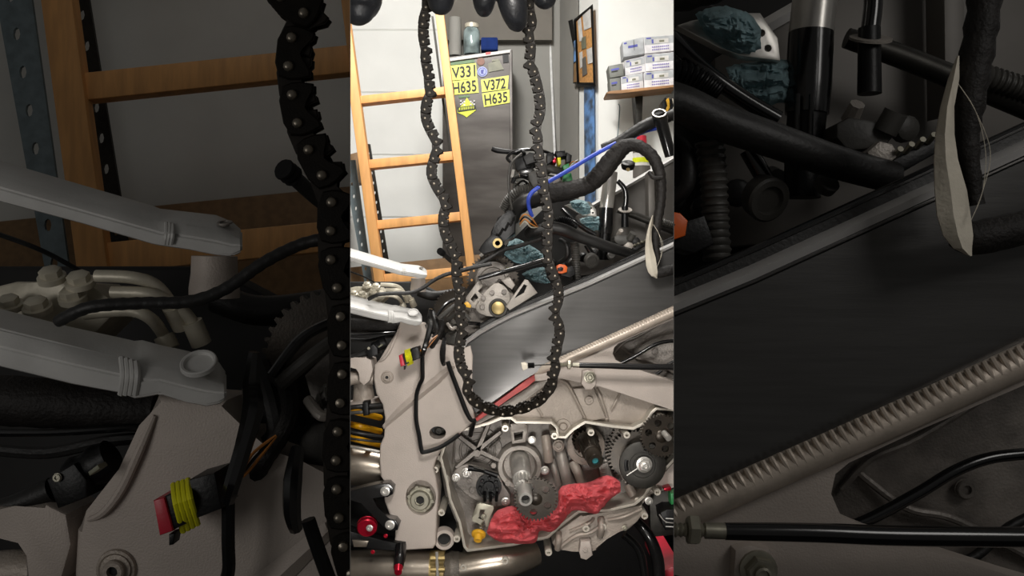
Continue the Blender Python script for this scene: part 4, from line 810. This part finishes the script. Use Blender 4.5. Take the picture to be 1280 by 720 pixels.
# lower casting under the lip
lc = obj('sump_casting', prism(m, [(690, 678), (700, 662), (727, 643), (760, 642), (796, 633), (803, 630), (804, 642), (797, 652), (786, 662), (772, 666), (757, 672), (746, 688), (735, 692), (716, 687), (696, 689)], .022, .1, 2.4), 'casting2', bike, 'c', 'cast sump cover below the lip')
for pts, r in ((((700, 684, .02), (720, 670, .014), (738, 666, .014), (752, 656, .02)), 2.4), (((698, 666, .02), (698, 676, .012), (697, 686, .02)), 4), (((751, 648, .02), (752, 660, .012), (750, 670, .02)), 4.4), (((760, 650, .02), (780, 646, .014), (802, 636, .02)), 2), (((712, 664, .02), (735, 655, .014), (742, 648, .02)), 2)): T('casting_rib', m, pts, r, 'casting2', lc, 12)
tbm = prism(m, [(726, 677), (738, 676), (739, 684), (741, 694), (733, 700), (726, 698), (724, 690)], .005, .03, 1); tb_ = obj('mounting_tab', tbm, 'plate', lc, 'c'); bolt(m, 731.5, 687, 3.4, .004, tb_, 'hole', 'plate', name='tab_hole')
bolt(m, 781, 660, 3.4, .012, lc, 'hex', 'zinc'); bolt(m, 811, 626, 5, .0, bike, 'socket', 'steel')
obj('side_cover', prism(m, [(842, 578), (850, 574), (850, 610), (818, 616), (806, 626), (800, 634), (806, 622), (824, 598)], .03, .1, 1.4), 'plate', bike, 'c')
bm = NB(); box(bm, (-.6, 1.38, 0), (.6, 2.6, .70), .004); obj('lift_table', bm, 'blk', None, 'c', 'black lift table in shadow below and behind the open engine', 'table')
# ---------------------------------------------------------------- lower left: swingarm, foot controls, exhaust
T('swingarm', m, [(425, 580, .06), (450, 583, .055), (480, 588, .055)], [25, 24, 23], 'exhaust', bike, 32, label='brushed swingarm tube')
T('swingarm_edge', m, [(425, 556, .035), (452, 560, .032), (478, 566, .034)], 2, 'steel', bike, 10)
br = obj('footrest_bracket', prism(m, [(430, 616), (455, 609), (474, 605), (486, 604), (492, 610), (491, 618), (484, 622), (476, 620), (464, 622), (470, 634), (484, 648), (494, 650), (499, 656), (497, 663), (488, 664), (478, 658), (462, 640), (452, 628), (430, 624)], -.02, .0, 1.2), 'gloss', bike, 'c', 'black footrest bracket')
for x, y in ((481.5, 614), (487.5, 656)): bolt(m, x, y, 6, -.02, br, 'socket', 'steel')
rk = obj('red_knob', lathe(NB(), m.p(459, 654, -.01), (.15, -1, -.25), [(0, m.r(10)), (m.r(4), m.r(12.4)), (m.r(5), m.r(12.4)), (m.r(6.4), m.r(11)), (m.r(6.4), m.r(12)), (m.r(12), m.r(12)), (m.r(13.4), m.r(10.6)), (m.r(13.4), 0)], 32), 'redan', bike, 'c', 'red anodised knob'); bolt(m, 462, 660, 4.2, -.028, rk, 'socket', 'steel')
obj('foot_lever', prism(m, [(430, 662), (450, 668), (480, 676), (506, 680), (507, 686), (490, 688), (462, 687), (430, 680)], -.01, .015, 1.4), 'blk', bike, 'c', 'black foot lever')
obj('lever_slot', prism(m, [(440, 675), (461, 676), (458, 684), (442, 684)], -.013, -.008, .8), 'exhaust', bike, 'c')
pg = T('foot_peg', m, [(501, 683, -.01), (500, 697, -.025), (498, 710, -.035)], [7, 7.2, 6.4], 'gloss', bike, 20, label='black peg with red end'); T('peg_end', m, [(498, 709, -.036), (497.6, 716, -.044)], [6, 4.6], 'redan', pg, 20)
for x, y in ((466, 690), (482, 670)): bolt(m, x, y, 2.6, -.012, bike, 'socket', 'redan')
T('exhaust_pipe', m, [(425, 716, .03), (470, 712, .025), (540, 712, .02)], [26, 25, 23], 'exhaust', bike, 32, label='bare steel exhaust pipe')
T('exhaust_pipe', m, [(572, 712, .03), (610, 705, .03), (640, 700, .035), (668, 690, .05)], [20, 20, 20, 17], 'exhaust', bike, 30, label='heat-tinted exhaust pipe')
T('woven_sleeve', m, [(556, 714, .03), (566, 713, .03), (576, 712, .03)], [22, 24, 22], 'mesh', bike, 30)
cl = T('exhaust_clamp', m, [(538, 713, .02), (556, 713, .02)], 25, 'brass', bike, 32, label='brassy exhaust clamp')
for y in (698, 712): T('clamp_ear', m, [(538, y, -.012), (556, y, -.012)], 3.6, 'brass', cl, 12)
T('clamp_bolt', m, [(546, 690, -.014), (547, 722, -.014)], 2, 'steel', cl, 10)
obj('pivot_bush', lathe(NB(), m.p(555, 671, .03), (.1, -1, 0), [(0, m.r(14)), (m.r(14), m.r(13)), (m.r(15), m.r(12.4)), (m.r(15), m.r(8.6)), (m.r(2), m.r(8)), (m.r(2), 0)], 30), 'plate', bike, 'c', 'hollow cast bushing')
# pivot nut in the frame plate recess
obj('recess_floor', prism(m, circ(526, 622, 20, 28, 23), .02, .03, 0), 'casting2', bike, 'c')
obj('pivot_nut', lathe(NB(), m.p(526, 623, .02), (0, -1, 0), [(0, m.r(17)), (m.r(8), m.r(16.4)), (m.r(9), m.r(15)), (m.r(9), m.r(13)), (m.r(13), m.r(12)), (m.r(14), m.r(11)), (m.r(14), m.r(6.4)), (m.r(8), m.r(6)), (m.r(8), 0)], 30), 'zinc', bike, 'c', 'castellated pivot nut')
for nm, x, y, d, t, rr, ax_ in (('hex_shade', 526, 623, .02, 9, 5.6, (0, -1, 0)), ('bush_shade', 555, 671, .03, 6, 8, (.1, -1, 0))): obj(nm, lathe(NB(), m.p(x, y, d), ax_, [(0, m.r(rr)), (m.r(t), m.r(rr)), (m.r(t), 0)], 6 if rr < 6 else 24), 'darkbg', bike, 'c')  # dark discs paint shade into the nut and bushing openings
for k in range(6):
    a = k*PI/3+.2; obj('nut_castle', lathe(NB(), m.p(526+14.6*math.cos(a), 623+14.6*math.sin(a), .012), (0, -1, 0), [(0, m.r(2.6)), (m.r(3.6), m.r(2.4)), (m.r(3.6), 0)], 8), 'zinc', bike, 'c')
obj('recess_floor', prism(m, circ(547, 541, 11, 18, 9), .03, .04, 0), 'blk', bike, 'c'); bolt(m, 549, 538, 6, .03, bike, 'socket', 'darkmetal')
obj('guard_strip', prism(m, [(594, 524), (608, 512), (640, 489), (660, 473), (668, 469), (669, 476), (660, 483), (640, 496), (612, 516), (596, 527)], -.004, .02, 1), 'redpad', bike, 'c', 'red rubber guard strip under the spar')
obj('under_rail', prism(m, [(583, 538), (596, 526), (640, 498), (669, 478), (690, 473), (680, 484), (650, 505), (610, 524), (590, 536)], .015, .05, 1.2), 'casting', bike, 'c')
T('black_pipe', m, [(796, 652, .06), (812, 672, .05), (822, 700, .05), (824, 735, .05)], [6, 7, 8, 8], 'gloss', bike, 16); T('black_pipe', m, [(780, 668, .08), (800, 690, .08), (808, 735, .08)], 5, 'gloss', bike, 14)
bp_ = obj('electrics_plate', prism(m, [(812, 617), (850, 606), (850, 668), (819, 671), (813, 660)], .03, .045, 1), 'darkmetal', bike, 'c', 'black electrics plate')
rl = obj('relay', prism(m, [(826, 641), (834, 637), (850, 637), (850, 661), (832, 663), (828, 655)], -.01, .03, .8), 'blk', bike, 'c', 'black relay with white marks')
for k in range(3): T('white_line', m, [(832, 648+k*5, -.0115), (848, 649+k*5, -.0115)], .6, 'paperw', rl, 6)
T('wire_clip', m, [(824, 643, -.012), (832, 652, -.014), (846, 654, -.012)], .7, 'steel', rl, 6)
obj('clip', prism(m, [(838, 617), (848, 616), (848, 630), (839, 631)], .01, .03, .6), 'green', bike, 'c', 'green clip'); obj('clip', prism(m, [(830, 611), (839, 609), (839, 613), (831, 614)], .01, .03, .4), 'redan', bike, 'c')
bm = prism(m, [(831, 713), (850, 704), (850, 730), (831, 730)], .1, .3, 1.5); obj('red_case', bm, 'red', None, 'c', 'red box corner at lower right of the bright strip', 'box')

# ================================================================ cylinder head and upper clutter of the bright bay
cm_ring = G('cam_gear', m, 616, 350, 33, 46, 8, .06, 'gear', bike, [(.8, k*2*PI/14, .045) for k in range(14)], .07, label='dark cam gear with ring of holes')
obj('cam_gear_ring', lathe(NB(), m.p(616, 350, .052), (0, -1, 0), [(0, m.r(24)), (m.r(3), m.r(23.4)), (m.r(4), m.r(22)), (m.r(4), m.r(17)), (m.r(1), m.r(16)), (m.r(1), 0)], 40), 'castdark', bike, 'c')
hd = obj('cylinder_head', prism(m, [(572, 385), (597, 352), (604, 352), (612, 360), (624, 348), (632, 352), (640, 365), (650, 385), (615, 404), (585, 420), (572, 410)], .03, .09, 1.6), 'castdark', bike, 'c', 'grey cylinder head')
obj('cam_cap', prism(m, [(580, 376), (596, 353), (601, 351), (604, 357), (598, 364), (606, 372), (596, 386), (586, 384)], .01, .04, 1, [[(588, 374), (594, 366), (598, 372), (592, 378)]]), 'casting', hd, 'c')
obj('cam_cap', prism(m, smooth2([(602, 372), (612, 358), (622, 353), (633, 360), (638, 371), (634, 384), (618, 396), (600, 392), (594, 384)], 2), .005, .04, 1.2), 'casting', hd, 'c')
obj('cap_seat', lathe(NB(), m.p(622.5, 385, .005), (0, -1, 0), [(0, m.r(12)), (m.r(2), m.r(11.6)), (m.r(2), m.r(9)), (m.r(.5), m.r(8.6)), (m.r(.5), 0)], 30), 'darkmetal', hd, 'c')
obj('plug', lathe(NB(), m.p(622.5, 385, .003), (0, -1, 0), [(0, m.r(8.4)), (m.r(1.2), m.r(8)), (m.r(1.6), m.r(6.4)), (m.r(2.2), 0)], 28), 'brass', hd, 'c', 'brassy round plug')
for x, y in ((603, 384), (615, 366), (630, 365), (604, 373)): bolt(m, x, y, 3.2, .002, hd, 'hole', 'castdark')
obj('bracket', prism(m, [(632, 383), (656, 349), (660, 350), (672, 366), (660, 374), (637, 388)], .0, .03, 1, [[(643, 373), (655, 355), (659, 357), (655, 366)]]), 'casting', bike, 'c', 'triangular cast bracket')
obj('bracket', prism(m, [(626, 350), (636, 344), (644, 356), (640, 362), (634, 358)], .01, .04, .8), 'casting', bike, 'c')
obj('yellow_tag', prism(m, [(580, 379), (584, 377), (589, 382), (588, 385), (583, 384)], .0, .005, .4), 'yelcap', bike, 'c')
T('spark_plug_lead', m, [(598, 348, -.01), (624, 341, -.01), (650, 334, -.005), (680, 325, .0)], [3.2, 3.4, 3.6, 3.6], 'gloss', bike, 12, label='black ribbed plug stick'); 
T('throttle_cable', m, [(575, 339, -.015), (592, 334, -.01), (610, 324, -.005), (628, 313, 0), (650, 307, .01), (676, 298, .02)], [2.4, 2.6, 2.8, 2.8, 2.6, 2.6], 'rubber', bike, 12)
for x, y in ((600, 320), (606, 316), (612, 314)): T('cable_ferrule', m, [(x, y, .0), (x+4, y-3, .0)], 2, 'steel', bike, 8)
for k, pts in enumerate((((560, 400, .02), (575, 390, .01), (588, 400, .01)), ((563, 412, .02), (580, 404, .01), (600, 405, .02)), ((565, 380, .03), (574, 372, .02), (580, 362, .03)))): T('cable', m, pts, 2.4, ('hose', 'gloss', 'castdark')[k], bike, 10)
# ignition coil
co = obj('ignition_coil', prism(m, [(611, 306), (614, 288), (620, 282), (622, 272), (630, 270), (632, 264), (640, 262), (645, 270), (644, 292), (632, 297), (626, 310)], .0, .05, 2), 'blk', bike, 'c', 'black ignition coil with brass bushing')
obj('coil_foot', prism(m, [(598, 312), (607, 300), (616, 292), (626, 296), (631, 306), (622, 312), (604, 318)], -.005, .04, 1.6), 'blk', co, 'c')
obj('bushing', lathe(NB(), m.p(622, 304, -.005), (0, -1, 0), [(0, m.r(6.4)), (m.r(2), m.r(6)), (m.r(2), m.r(3.2)), (m.r(0), m.r(3)), (0, 0)], 22), 'brass', co, 'c')
for i in range(4): T('coil_rib', m, [(617+i*7, 300-i*6, -.003), (622+i*7, 292-i*7, -.004)], 1.4, 'gloss', co, 8)
# lever, cables and plugs at the top
T('lever', m, [(615, 185.5, .03), (622, 188, .03), (642, 190.5, .03), (656, 192, .04)], [3, 3.6, 2.8, 2.4], 'blk', bike, 12, label='black lever pointing left')
T('cable', m, [(638, 203, .02), (634, 197, .02), (642, 190, .02), (662, 187, .02), (680, 189, .03), (692, 194, .04)], 2, 'gloss', bike, 10)
T('cable', m, [(652, 192, .01), (640, 203, .0), (636, 220, .0), (636.5, 240, .0), (640, 262, .01)], 1.5, 'hose', bike, 10)
T('silver_ferrule', m, [(642, 212, .01), (640, 222, .01)], 2.2, 'steel', bike, 10); T('ferrule_end', m, [(643, 222, .01), (640, 229, .01)], [3, 2], 'blk', bike, 10)
for poly, mt in (([(643, 199), (656, 192), (668, 196), (666, 210), (650, 216), (644, 210)], 'blk'), ([(648, 212), (664, 208), (670, 214), (662, 220), (650, 219)], 'gloss'), ([(654, 196), (662, 190), (672, 192), (670, 202), (658, 206)], 'rubber'), ([(660, 216), (672, 212), (676, 226), (668, 236), (662, 226)], 'hose')):
    obj('switch_block', prism(m, poly, .02+R.random()*.03, .07, 1), mt, bike, 'c')
T('corrugated_hose', m, [(630, 262, .05), (637, 250, .045), (650, 240, .04), (672, 236, .04)], [6, 7, 7.4, 7], 'hose', bike, 18, (2.6, .6), label='ribbed hose')
T('elbow_hose', m, [(641, 275, .03), (645, 262, .02), (656, 252, .01), (672, 246, .015)], [8, 8.6, 8.6, 8], 'rubber', bike, 18)
T('blue_hose', m, [(770, 179, .0), (742, 194, -.005), (722, 206, -.01), (700, 219, -.015), (684, 228, -.02), (668, 238, -.02), (661, 247, -.02), (661, 258, -.01), (665, 270, .0)], 2.6, 'blue', bike, 14, label='bright blue hose')
T('wire_bundle', m, [(680, 208, .03), (692, 212, .03), (706, 216, .04)], 5, 'hose', bike, 10)
for poly, mt, lb in (([(694, 189), (706, 188), (708, 195), (696, 197)], 'blk', None), ([(696.5, 197), (701, 196.5), (701.5, 205), (698, 207)], 'yel', 'yellow plug seal'), ([(690, 198), (695, 197), (695.5, 203), (691, 203.5)], 'redan', None), ([(703, 207), (711, 204), (713, 211), (705, 214)], 'green', 'green plug'),
                 ([(704, 219), (714, 216), (716, 226), (708, 229), (704, 226)], 'green', 'green plug'), ([(708, 190), (715, 194), (714, 202), (707, 204)], 'blk', None), ([(690, 226), (700, 222), (704, 232), (692, 236)], 'castdark', None), ([(683, 192), (692, 190), (693, 200), (684, 206)], 'blk', None)):
    obj('plug', prism(m, poly, .02, .05, .7), mt, bike, 'c', lb)
for k in range(4): T('wire', m, [(712, 206+k, .02), (716, 202+k*.6, .015), (722, 203-k, .02)], .7, ('copper', 'redan', 'green', 'paperw')[k], bike, 6)
for k in range(4): T('wire', m, [(650, 274+k*3, .0), (656, 268+k*3, -.01), (664, 272+k*4, -.005), (672, 284, .01)], .9, ('copper', 'blk', 'copper', 'cream')[k], bike, 6)
for k in range(14):
    x = 606+R.random()*80; y = 205+R.random()*20+(max(0, 660-x)*1.0); T('wire', m, [(x, y, .1), (x+8+R.random()*8, y-6+R.random()*14, .08), (x+22, y+R.random()*16, .1)], R.uniform(1, 2.6), R.choice(['blk', 'rubber', 'gloss', 'hose']), bike, 8) if x > 640 else None
# grommet, upper harness
obj('rubber_cap', lathe(NB(), m.p(785, 207, .06), (0, -.5, .87), [(-m.r(4), m.r(8)), (0, m.r(9.2)), (m.r(4), m.r(9)), (m.r(5), m.r(7)), (m.r(5), m.r(3.2)), (m.r(4), 0)], 26), 'blk', bike, 'c', 'black rubber cap')
obj('cap_bush', lathe(NB(), m.p(785, 212, .04), (0, -.9, .3), [(0, m.r(2.6)), (m.r(1), m.r(2.4)), (m.r(1), 0)], 14), 'brass', bike, 'c')
T('upper_harness', m, [(752, 184, .02), (772, 177, .02), (792, 165, .02), (812, 154, .02), (830, 148, .03), (850, 140, .04)], [4, 6, 7, 7.4, 7, 7], 'rubber', bike, 16, (10, .6, 1), label='dark wrapped upper harness')
T('blue_hose', m, [(790, 172, .03), (806, 164, .03), (822, 160, .03)], 2.6, 'blue', bike, 10)
for k in range(5): obj('plug', prism(m, [(828+k*4, 126-k), (832+k*4, 121+k), (835+k*4, 132), (829+k*4, 142)], .05, .08, .6), ('blk', 'yelcap', 'blk', 'cream', 'blk')[k], bike, 'c')
tl = thing('socket_tool', 'black hex socket tube standing upright in the upper harness', 'socket', m.p(837, 190, -.01))
A = m.p(823.5, 141, -.01); B = m.p(838, 195, .0); ax = B-A; L_ = ax.length
obj('body', lathe(NB(), A-V((0, 0, 0)), ax, [(m.r(1), m.r(9.4)), (m.r(10), m.r(9.4)), (m.r(12), m.r(8)), (L_, m.r(7))], 24), 'gloss', tl, 'c')
axt = V((-.12, -.72, .68)); obj('hex_mouth', lathe(NB(), m.p(824, 144, -.012), axt, [(0, m.r(9.4)), (m.r(2.6), m.r(9.6)), (m.r(3.2), m.r(9)), (m.r(3.2), m.r(6.4)), (-m.r(2), m.r(6)), (-m.r(2), 0)], 12), 'darkmetal', tl, 'c')
obj('rim', lathe(NB(), m.p(824, 144, -.012)+axt.normalized()*m.r(3.1), axt, [(0, m.r(8.9)), (m.r(.5), m.r(8.8)), (m.r(.5), m.r(7.2)), (0, m.r(7)), (0, m.r(8.9))], 12, cap=False), 'steel', tl, 'c', 'bright rim')
obj('mouth_shade', lathe(NB(), m.p(824, 144, -.012), axt, [(0, m.r(5)), (m.r(2), m.r(6.3)), (m.r(2), 0)], 12), 'darkbg', tl, 'c')  # dark disc paints shade into the tool mouth
can = thing('labelled_can', 'grey can with white and yellow label behind the bike', 'can', m.p(800, 212, 1.2))
A = m.p(802, 222, 1.2); obj('body', lathe(NB(), A, (0, 0, 1), [(0, m.r(11, 1.2)), (m.r(34, 1.2), m.r(11, 1.2)), (m.r(38, 1.2), m.r(7, 1.2))], 24), 'panelgrey', can, 'c')
obj('label_band', lathe(NB(), A+V((0, 0, m.r(14, 1.2))), (0, 0, 1), [(0, m.r(11.2, 1.2)), (m.r(16, 1.2), m.r(11.2, 1.2))], 24), 'paperw', can, 'c'); obj('label_band', lathe(NB(), A+V((0, 0, m.r(18, 1.2))), (0, 0, 1), [(0, m.r(11.4, 1.2)), (m.r(6, 1.2), m.r(11.4, 1.2))], 24), 'lime', can, 'c', 'yellow stripe'); obj('cap', lathe(NB(), A+V((0, 0, m.r(38, 1.2))), (0, 0, 1), [(0, m.r(7, 1.2)), (m.r(14, 1.2), m.r(6, 1.2))], 18), 'red', can, 'c', 'red cap')

# ================================================================ red cloth
obj('cloth', sheet(m, [(608, 664), (613, 650), (622, 638), (640, 632), (657, 638), (680, 640), (696, 634), (699, 611), (712, 605), (736, 602), (752, 595), (764, 595), (775, 602)],
    [(610, 668), (622, 676), (640, 679), (668, 678), (674, 664), (690, 664), (703, 652), (716, 638), (730, 639), (745, 642), (755, 633), (762, 624), (776, 614)], -.008, .03, 130, 48, .6, 52, 1.7), 'rag', None, 'c', 'crumpled red shop cloth stuffed into the open engine', 'cloth')

# ================================================================ cam chain
def chain(m, path, d, pitch, lab, twist=None, inner=1):
    Y = m.Y0+m.k*d; P3 = [m.p(x, y, d) for x, y in path]; C = crom(P3, 6); p = m.r(pitch, d)
    root = thing('cam_chain', lab, 'chain', m.p(*path[len(path)//2], d))
    D = [0]
    for a, b in zip(C, C[1:]): D.append(D[-1]+(b-a).length)
    n = int(D[-1]/p); N = []; j = 0
    for i in range(n+1):
        s = i*p
        while j < len(D)-2 and D[j+1] < s: j += 1
        N.append(C[j].lerp(C[j+1], (s-D[j])/max(1e-9, D[j+1]-D[j])))
    def link_shape(off, th, tall, mtl):
        h = .5*p; o2 = [(-h-.44*p, .02*p), (-h-.36*p, -.32*p), (-h*.8, -.5*p), (h*.8, -.5*p), (h+.36*p, -.32*p), (h+.44*p, .02*p)]
        if tall == 0: o2 += [(h+.30*p, .34*p), (h*.5, .46*p), (-h*.5, .46*p), (-h-.30*p, .34*p)]
        else: o2 += [(h+.40*p, .36*p), (h+.26*p, .78*p), (h+.02*p, .74*p), (h*.42, .38*p), (0, .28*p), (-h*.42, .38*p), (-h-.02*p, .74*p), (-h-.26*p, .78*p), (-h-.40*p, .36*p)]
        return [(o2, z, th) for z in off]
    def build(shapes, bev):
        bm = NB()
        for o2, z, th in shapes: plate(bm, o2, (), lambda a, b: V((a, b, z)), V((0, 0, th)), bev, 1)
        return bm
    T_ = .16*p
    even = link_shape((-3.0*T_, 2.0*T_), T_*.95, 0, 'chain')+link_shape((-.5*T_,), T_*.95, 1, 'tooth')
    odd = link_shape((-1.9*T_, .9*T_), T_*.9, 1, 'tooth')
    # outer plates carry the toothed look seen from the front
    even[0] = (link_shape((0,), T_, 1, '')[0][0], -3.0*T_, T_*.95)
    base = {}
    for nm, sh, mt in (('even', even, 'chain'), ('odd', odd, 'tooth')):
        bm = build(sh, .05*p); bmesh.ops.recalc_face_normals(bm, faces=bm.faces[:]); me = bpy.data.meshes.new('link'); bm.to_mesh(me); bm.free(); me.materials.append(M[mt]); base[nm] = me
    bm = lathe(NB(), (0, 0, 3.0*T_), (0, 0, -1), [(0, .19*p), (6.2*T_, .19*p), (6.8*T_, .16*p), (7.1*T_, .07*p), (7.1*T_, 0)], 10); bmesh.ops.recalc_face_normals(bm, faces=bm.faces[:]); rv = bpy.data.meshes.new('rivet'); bm.to_mesh(rv); bm.free(); rv.materials.append(M['rivet']); rv.polygons.foreach_set('use_smooth', [True]*len(rv.polygons))
    lim = ULIM*.998
    def place(me, name, mw, par):
        vs = [mw @ v.co for v in me.vertices]; us = [v.x/v.y for v in vs]
        if m.bay == 'c' and (max(us) < -lim or min(us) > lim): return None
        if m.bay == 'l' and min(us) > -ULIM: return None
        if m.bay == 'l' and max(us) > -ULIM:
            bm = NB(); bm.from_mesh(me); bmesh.ops.transform(bm, matrix=mw, verts=bm.verts[:]); return obj(name, bm, me.materials[0], par, 'l')
        o = bpy.data.objects.new(name, me); COL.objects.link(o); o.matrix_world = mw; o.matrix_basis = mw; hang(o, par); return o
    for i in range(n):
        a, b = N[i], N[i+1]; t = (b-a).normalized(); w = V((0, 1, 0)); nrm = w.cross(t).normalized()*inner; w = t.cross(nrm).normalized()
        c = (a+b)/2
        px = 640+c.x/c.y*F; tw = twist(i/n) if twist else 0
        if w.y*math.sin(tw) > 0: w = -w
        nr = nrm*math.cos(tw)+w*math.sin(tw); w2 = t.cross(nr)
        if w2.y < 0: w2 = -w2
        mw = Matrix((( t.x, nr.x, w2.x, c.x), (t.y, nr.y, w2.y, c.y), (t.z, nr.z, w2.z, c.z), (0, 0, 0, 1)))
        lk = place(base['even' if i % 2 == 0 else 'odd'], 'link', mw, root)
        if lk and i % 2 == 0:
            for q_ in (a, b):
                mr = mw.copy(); mr.translation = q_; place(rv, 'rivet', mr, lk)
    return root
LS = [(534, -22), (533, -8), (533, 10), (529, 24), (528, 40), (529, 52), (532, 65), (531, 78), (535, 92), (535, 104), (538, 115), (533, 127), (531, 139), (532, 151), (537, 163), (543, 174), (547, 183), (544, 193), (540, 204), (538, 216), (541, 226), (546, 236), (552, 246), (558, 254), (554.5, 264), (553, 275), (554, 286), (557, 296), (561, 305), (566, 314), (569.5, 323), (570, 332), (569.5, 342), (571, 353), (574, 365), (574, 380), (574, 396), (577.5, 411), (575, 423), (572.5, 436), (573, 447), (575, 457), (580, 465), (586, 475), (583, 486), (587, 495), (595, 503), (605, 508.5), (617, 513), (631, 514.5), (646, 512), (660, 508), (672, 502), (682, 493), (690, 482), (691, 471), (695.5, 460), (692, 450), (696, 440), (697.5, 430), (700.5, 419), (700, 407), (695.5, 399), (692, 391), (697, 382), (699.5, 371), (698.5, 360), (695, 349), (690.5, 338), (686, 327), (684, 315), (686, 300), (685, 285), (687, 270), (684.5, 255), (681, 241), (680, 227), (678, 212), (675, 195), (672, 182), (673.5, 171), (669, 160), (674, 150), (676.5, 138), (676, 126), (674, 114), (671, 102), (668, 90), (662, 80), (664.5, 67), (664, 54), (660, 42), (666, 30), (663, 16), (662, 2), (664, -14)]
chain(CM, LS, -.22, 10.9, 'toothed dark cam chain hanging in a long loop from black gloves', lambda t: .6*math.exp(-((t-.507)/.055)**2), -1)
LCH = Q([(320, -60), (345, -20), (358, 5), (385, 24), (369, 52), (365, 85), (369, 118), (374, 150), (386, 182), (401, 212), (415, 240), (419, 270), (416, 300), (418, 330), (425, 360), (430, 400), (431, 440), (431, 480), (427, 520), (424, 560), (424, 600), (428, 650), (438, 700), (455, 740)])
chain(LM, LCH, -.09, 11.2, 'dim enlarged toothed chain hanging at right edge of the left strip', None, -1)

# ================================================================ gloved hand at the top of the bright bay
def hand():
    bm = NB(); d = -.22; sk = []
    P = lambda x, y, dd=0: m.p(x, y, d+dd)
    def finger(pts, rads):
        tube(bm, [P(*a) for a in pts], [m.r(r, d) for r in rads], 16, 6)
        lathe(bm, P(*pts[-1]), (P(*pts[-1])-P(*pts[-2])), [(-.001, m.r(rads[-1], d)), (m.r(rads[-1]*.55, d), m.r(rads[-1]*.82, d)), (m.r(rads[-1]*.9, d), m.r(rads[-1]*.4, d)), (m.r(rads[-1], d), 0)], 16)
    finger([(575, -120, .03), (560, -70, .0), (552, -30, -.03), (551, 2, -.02)], [24, 22, 20, 17])      # index, the chain hangs over it
    finger([(610, -125, .03), (604, -80, -.0), (604, -40, -.03), (605, -8, -.03), (605, 10, -.02)], [24, 21, 19, 16, 12])
    finger([(645, -120, .03), (636, -75, -.0), (636, -35, -.035), (641, 5, -.04), (646, 26, -.03)], [24, 22, 20, 18, 14])
    finger([(680, -110, .03), (682, -70, .0), (681, -35, -.02), (681, -4, -.015)], [22, 20, 18, 16])
    finger([(560, -170, .03), (520, -150, .0), (478, -95, -.02), (452, -40, -.03), (449, 2, -.02), (448, 10, -.02)], [40, 34, 30, 30, 28, 22])   # thumb side, big in view
    tube(bm, [P(560, -150, .03), P(600, -140, .03), P(650, -135, .03), P(684, -120, .03)], [m.r(40, d), m.r(46, d), m.r(44, d), m.r(30, d)], 18, 5, flat=.7)
    tube(bm, [P(610, -150, .03), P(620, -240, .04), P(625, -330, .06)], [m.r(56, d), m.r(44, d), m.r(48, d)], 18, 5, flat=.75)
    me = bpy.data.meshes.new('tmp'); bm.to_mesh(me); bm.free(); o = bpy.data.objects.new('tmp', me); COL.objects.link(o)
    md = o.modifiers.new('r', 'REMESH'); md.mode = 'VOXEL'; md.voxel_size = .0026
    ms = o.modifiers.new('s', 'SMOOTH'); ms.iterations = 5; ms.factor = .5
    bpy.context.view_layer.update()
    e = bpy.data.meshes.new_from_object(o.evaluated_get(bpy.context.evaluated_depsgraph_get())); bpy.data.objects.remove(o)
    bm = NB(); bm.from_mesh(e); bpy.data.meshes.remove(e)
    return obj('person', bm, 'glove', None, 'c', 'hand of a person in a black glove holding up the cam chain', 'person', ang=180)
hand()
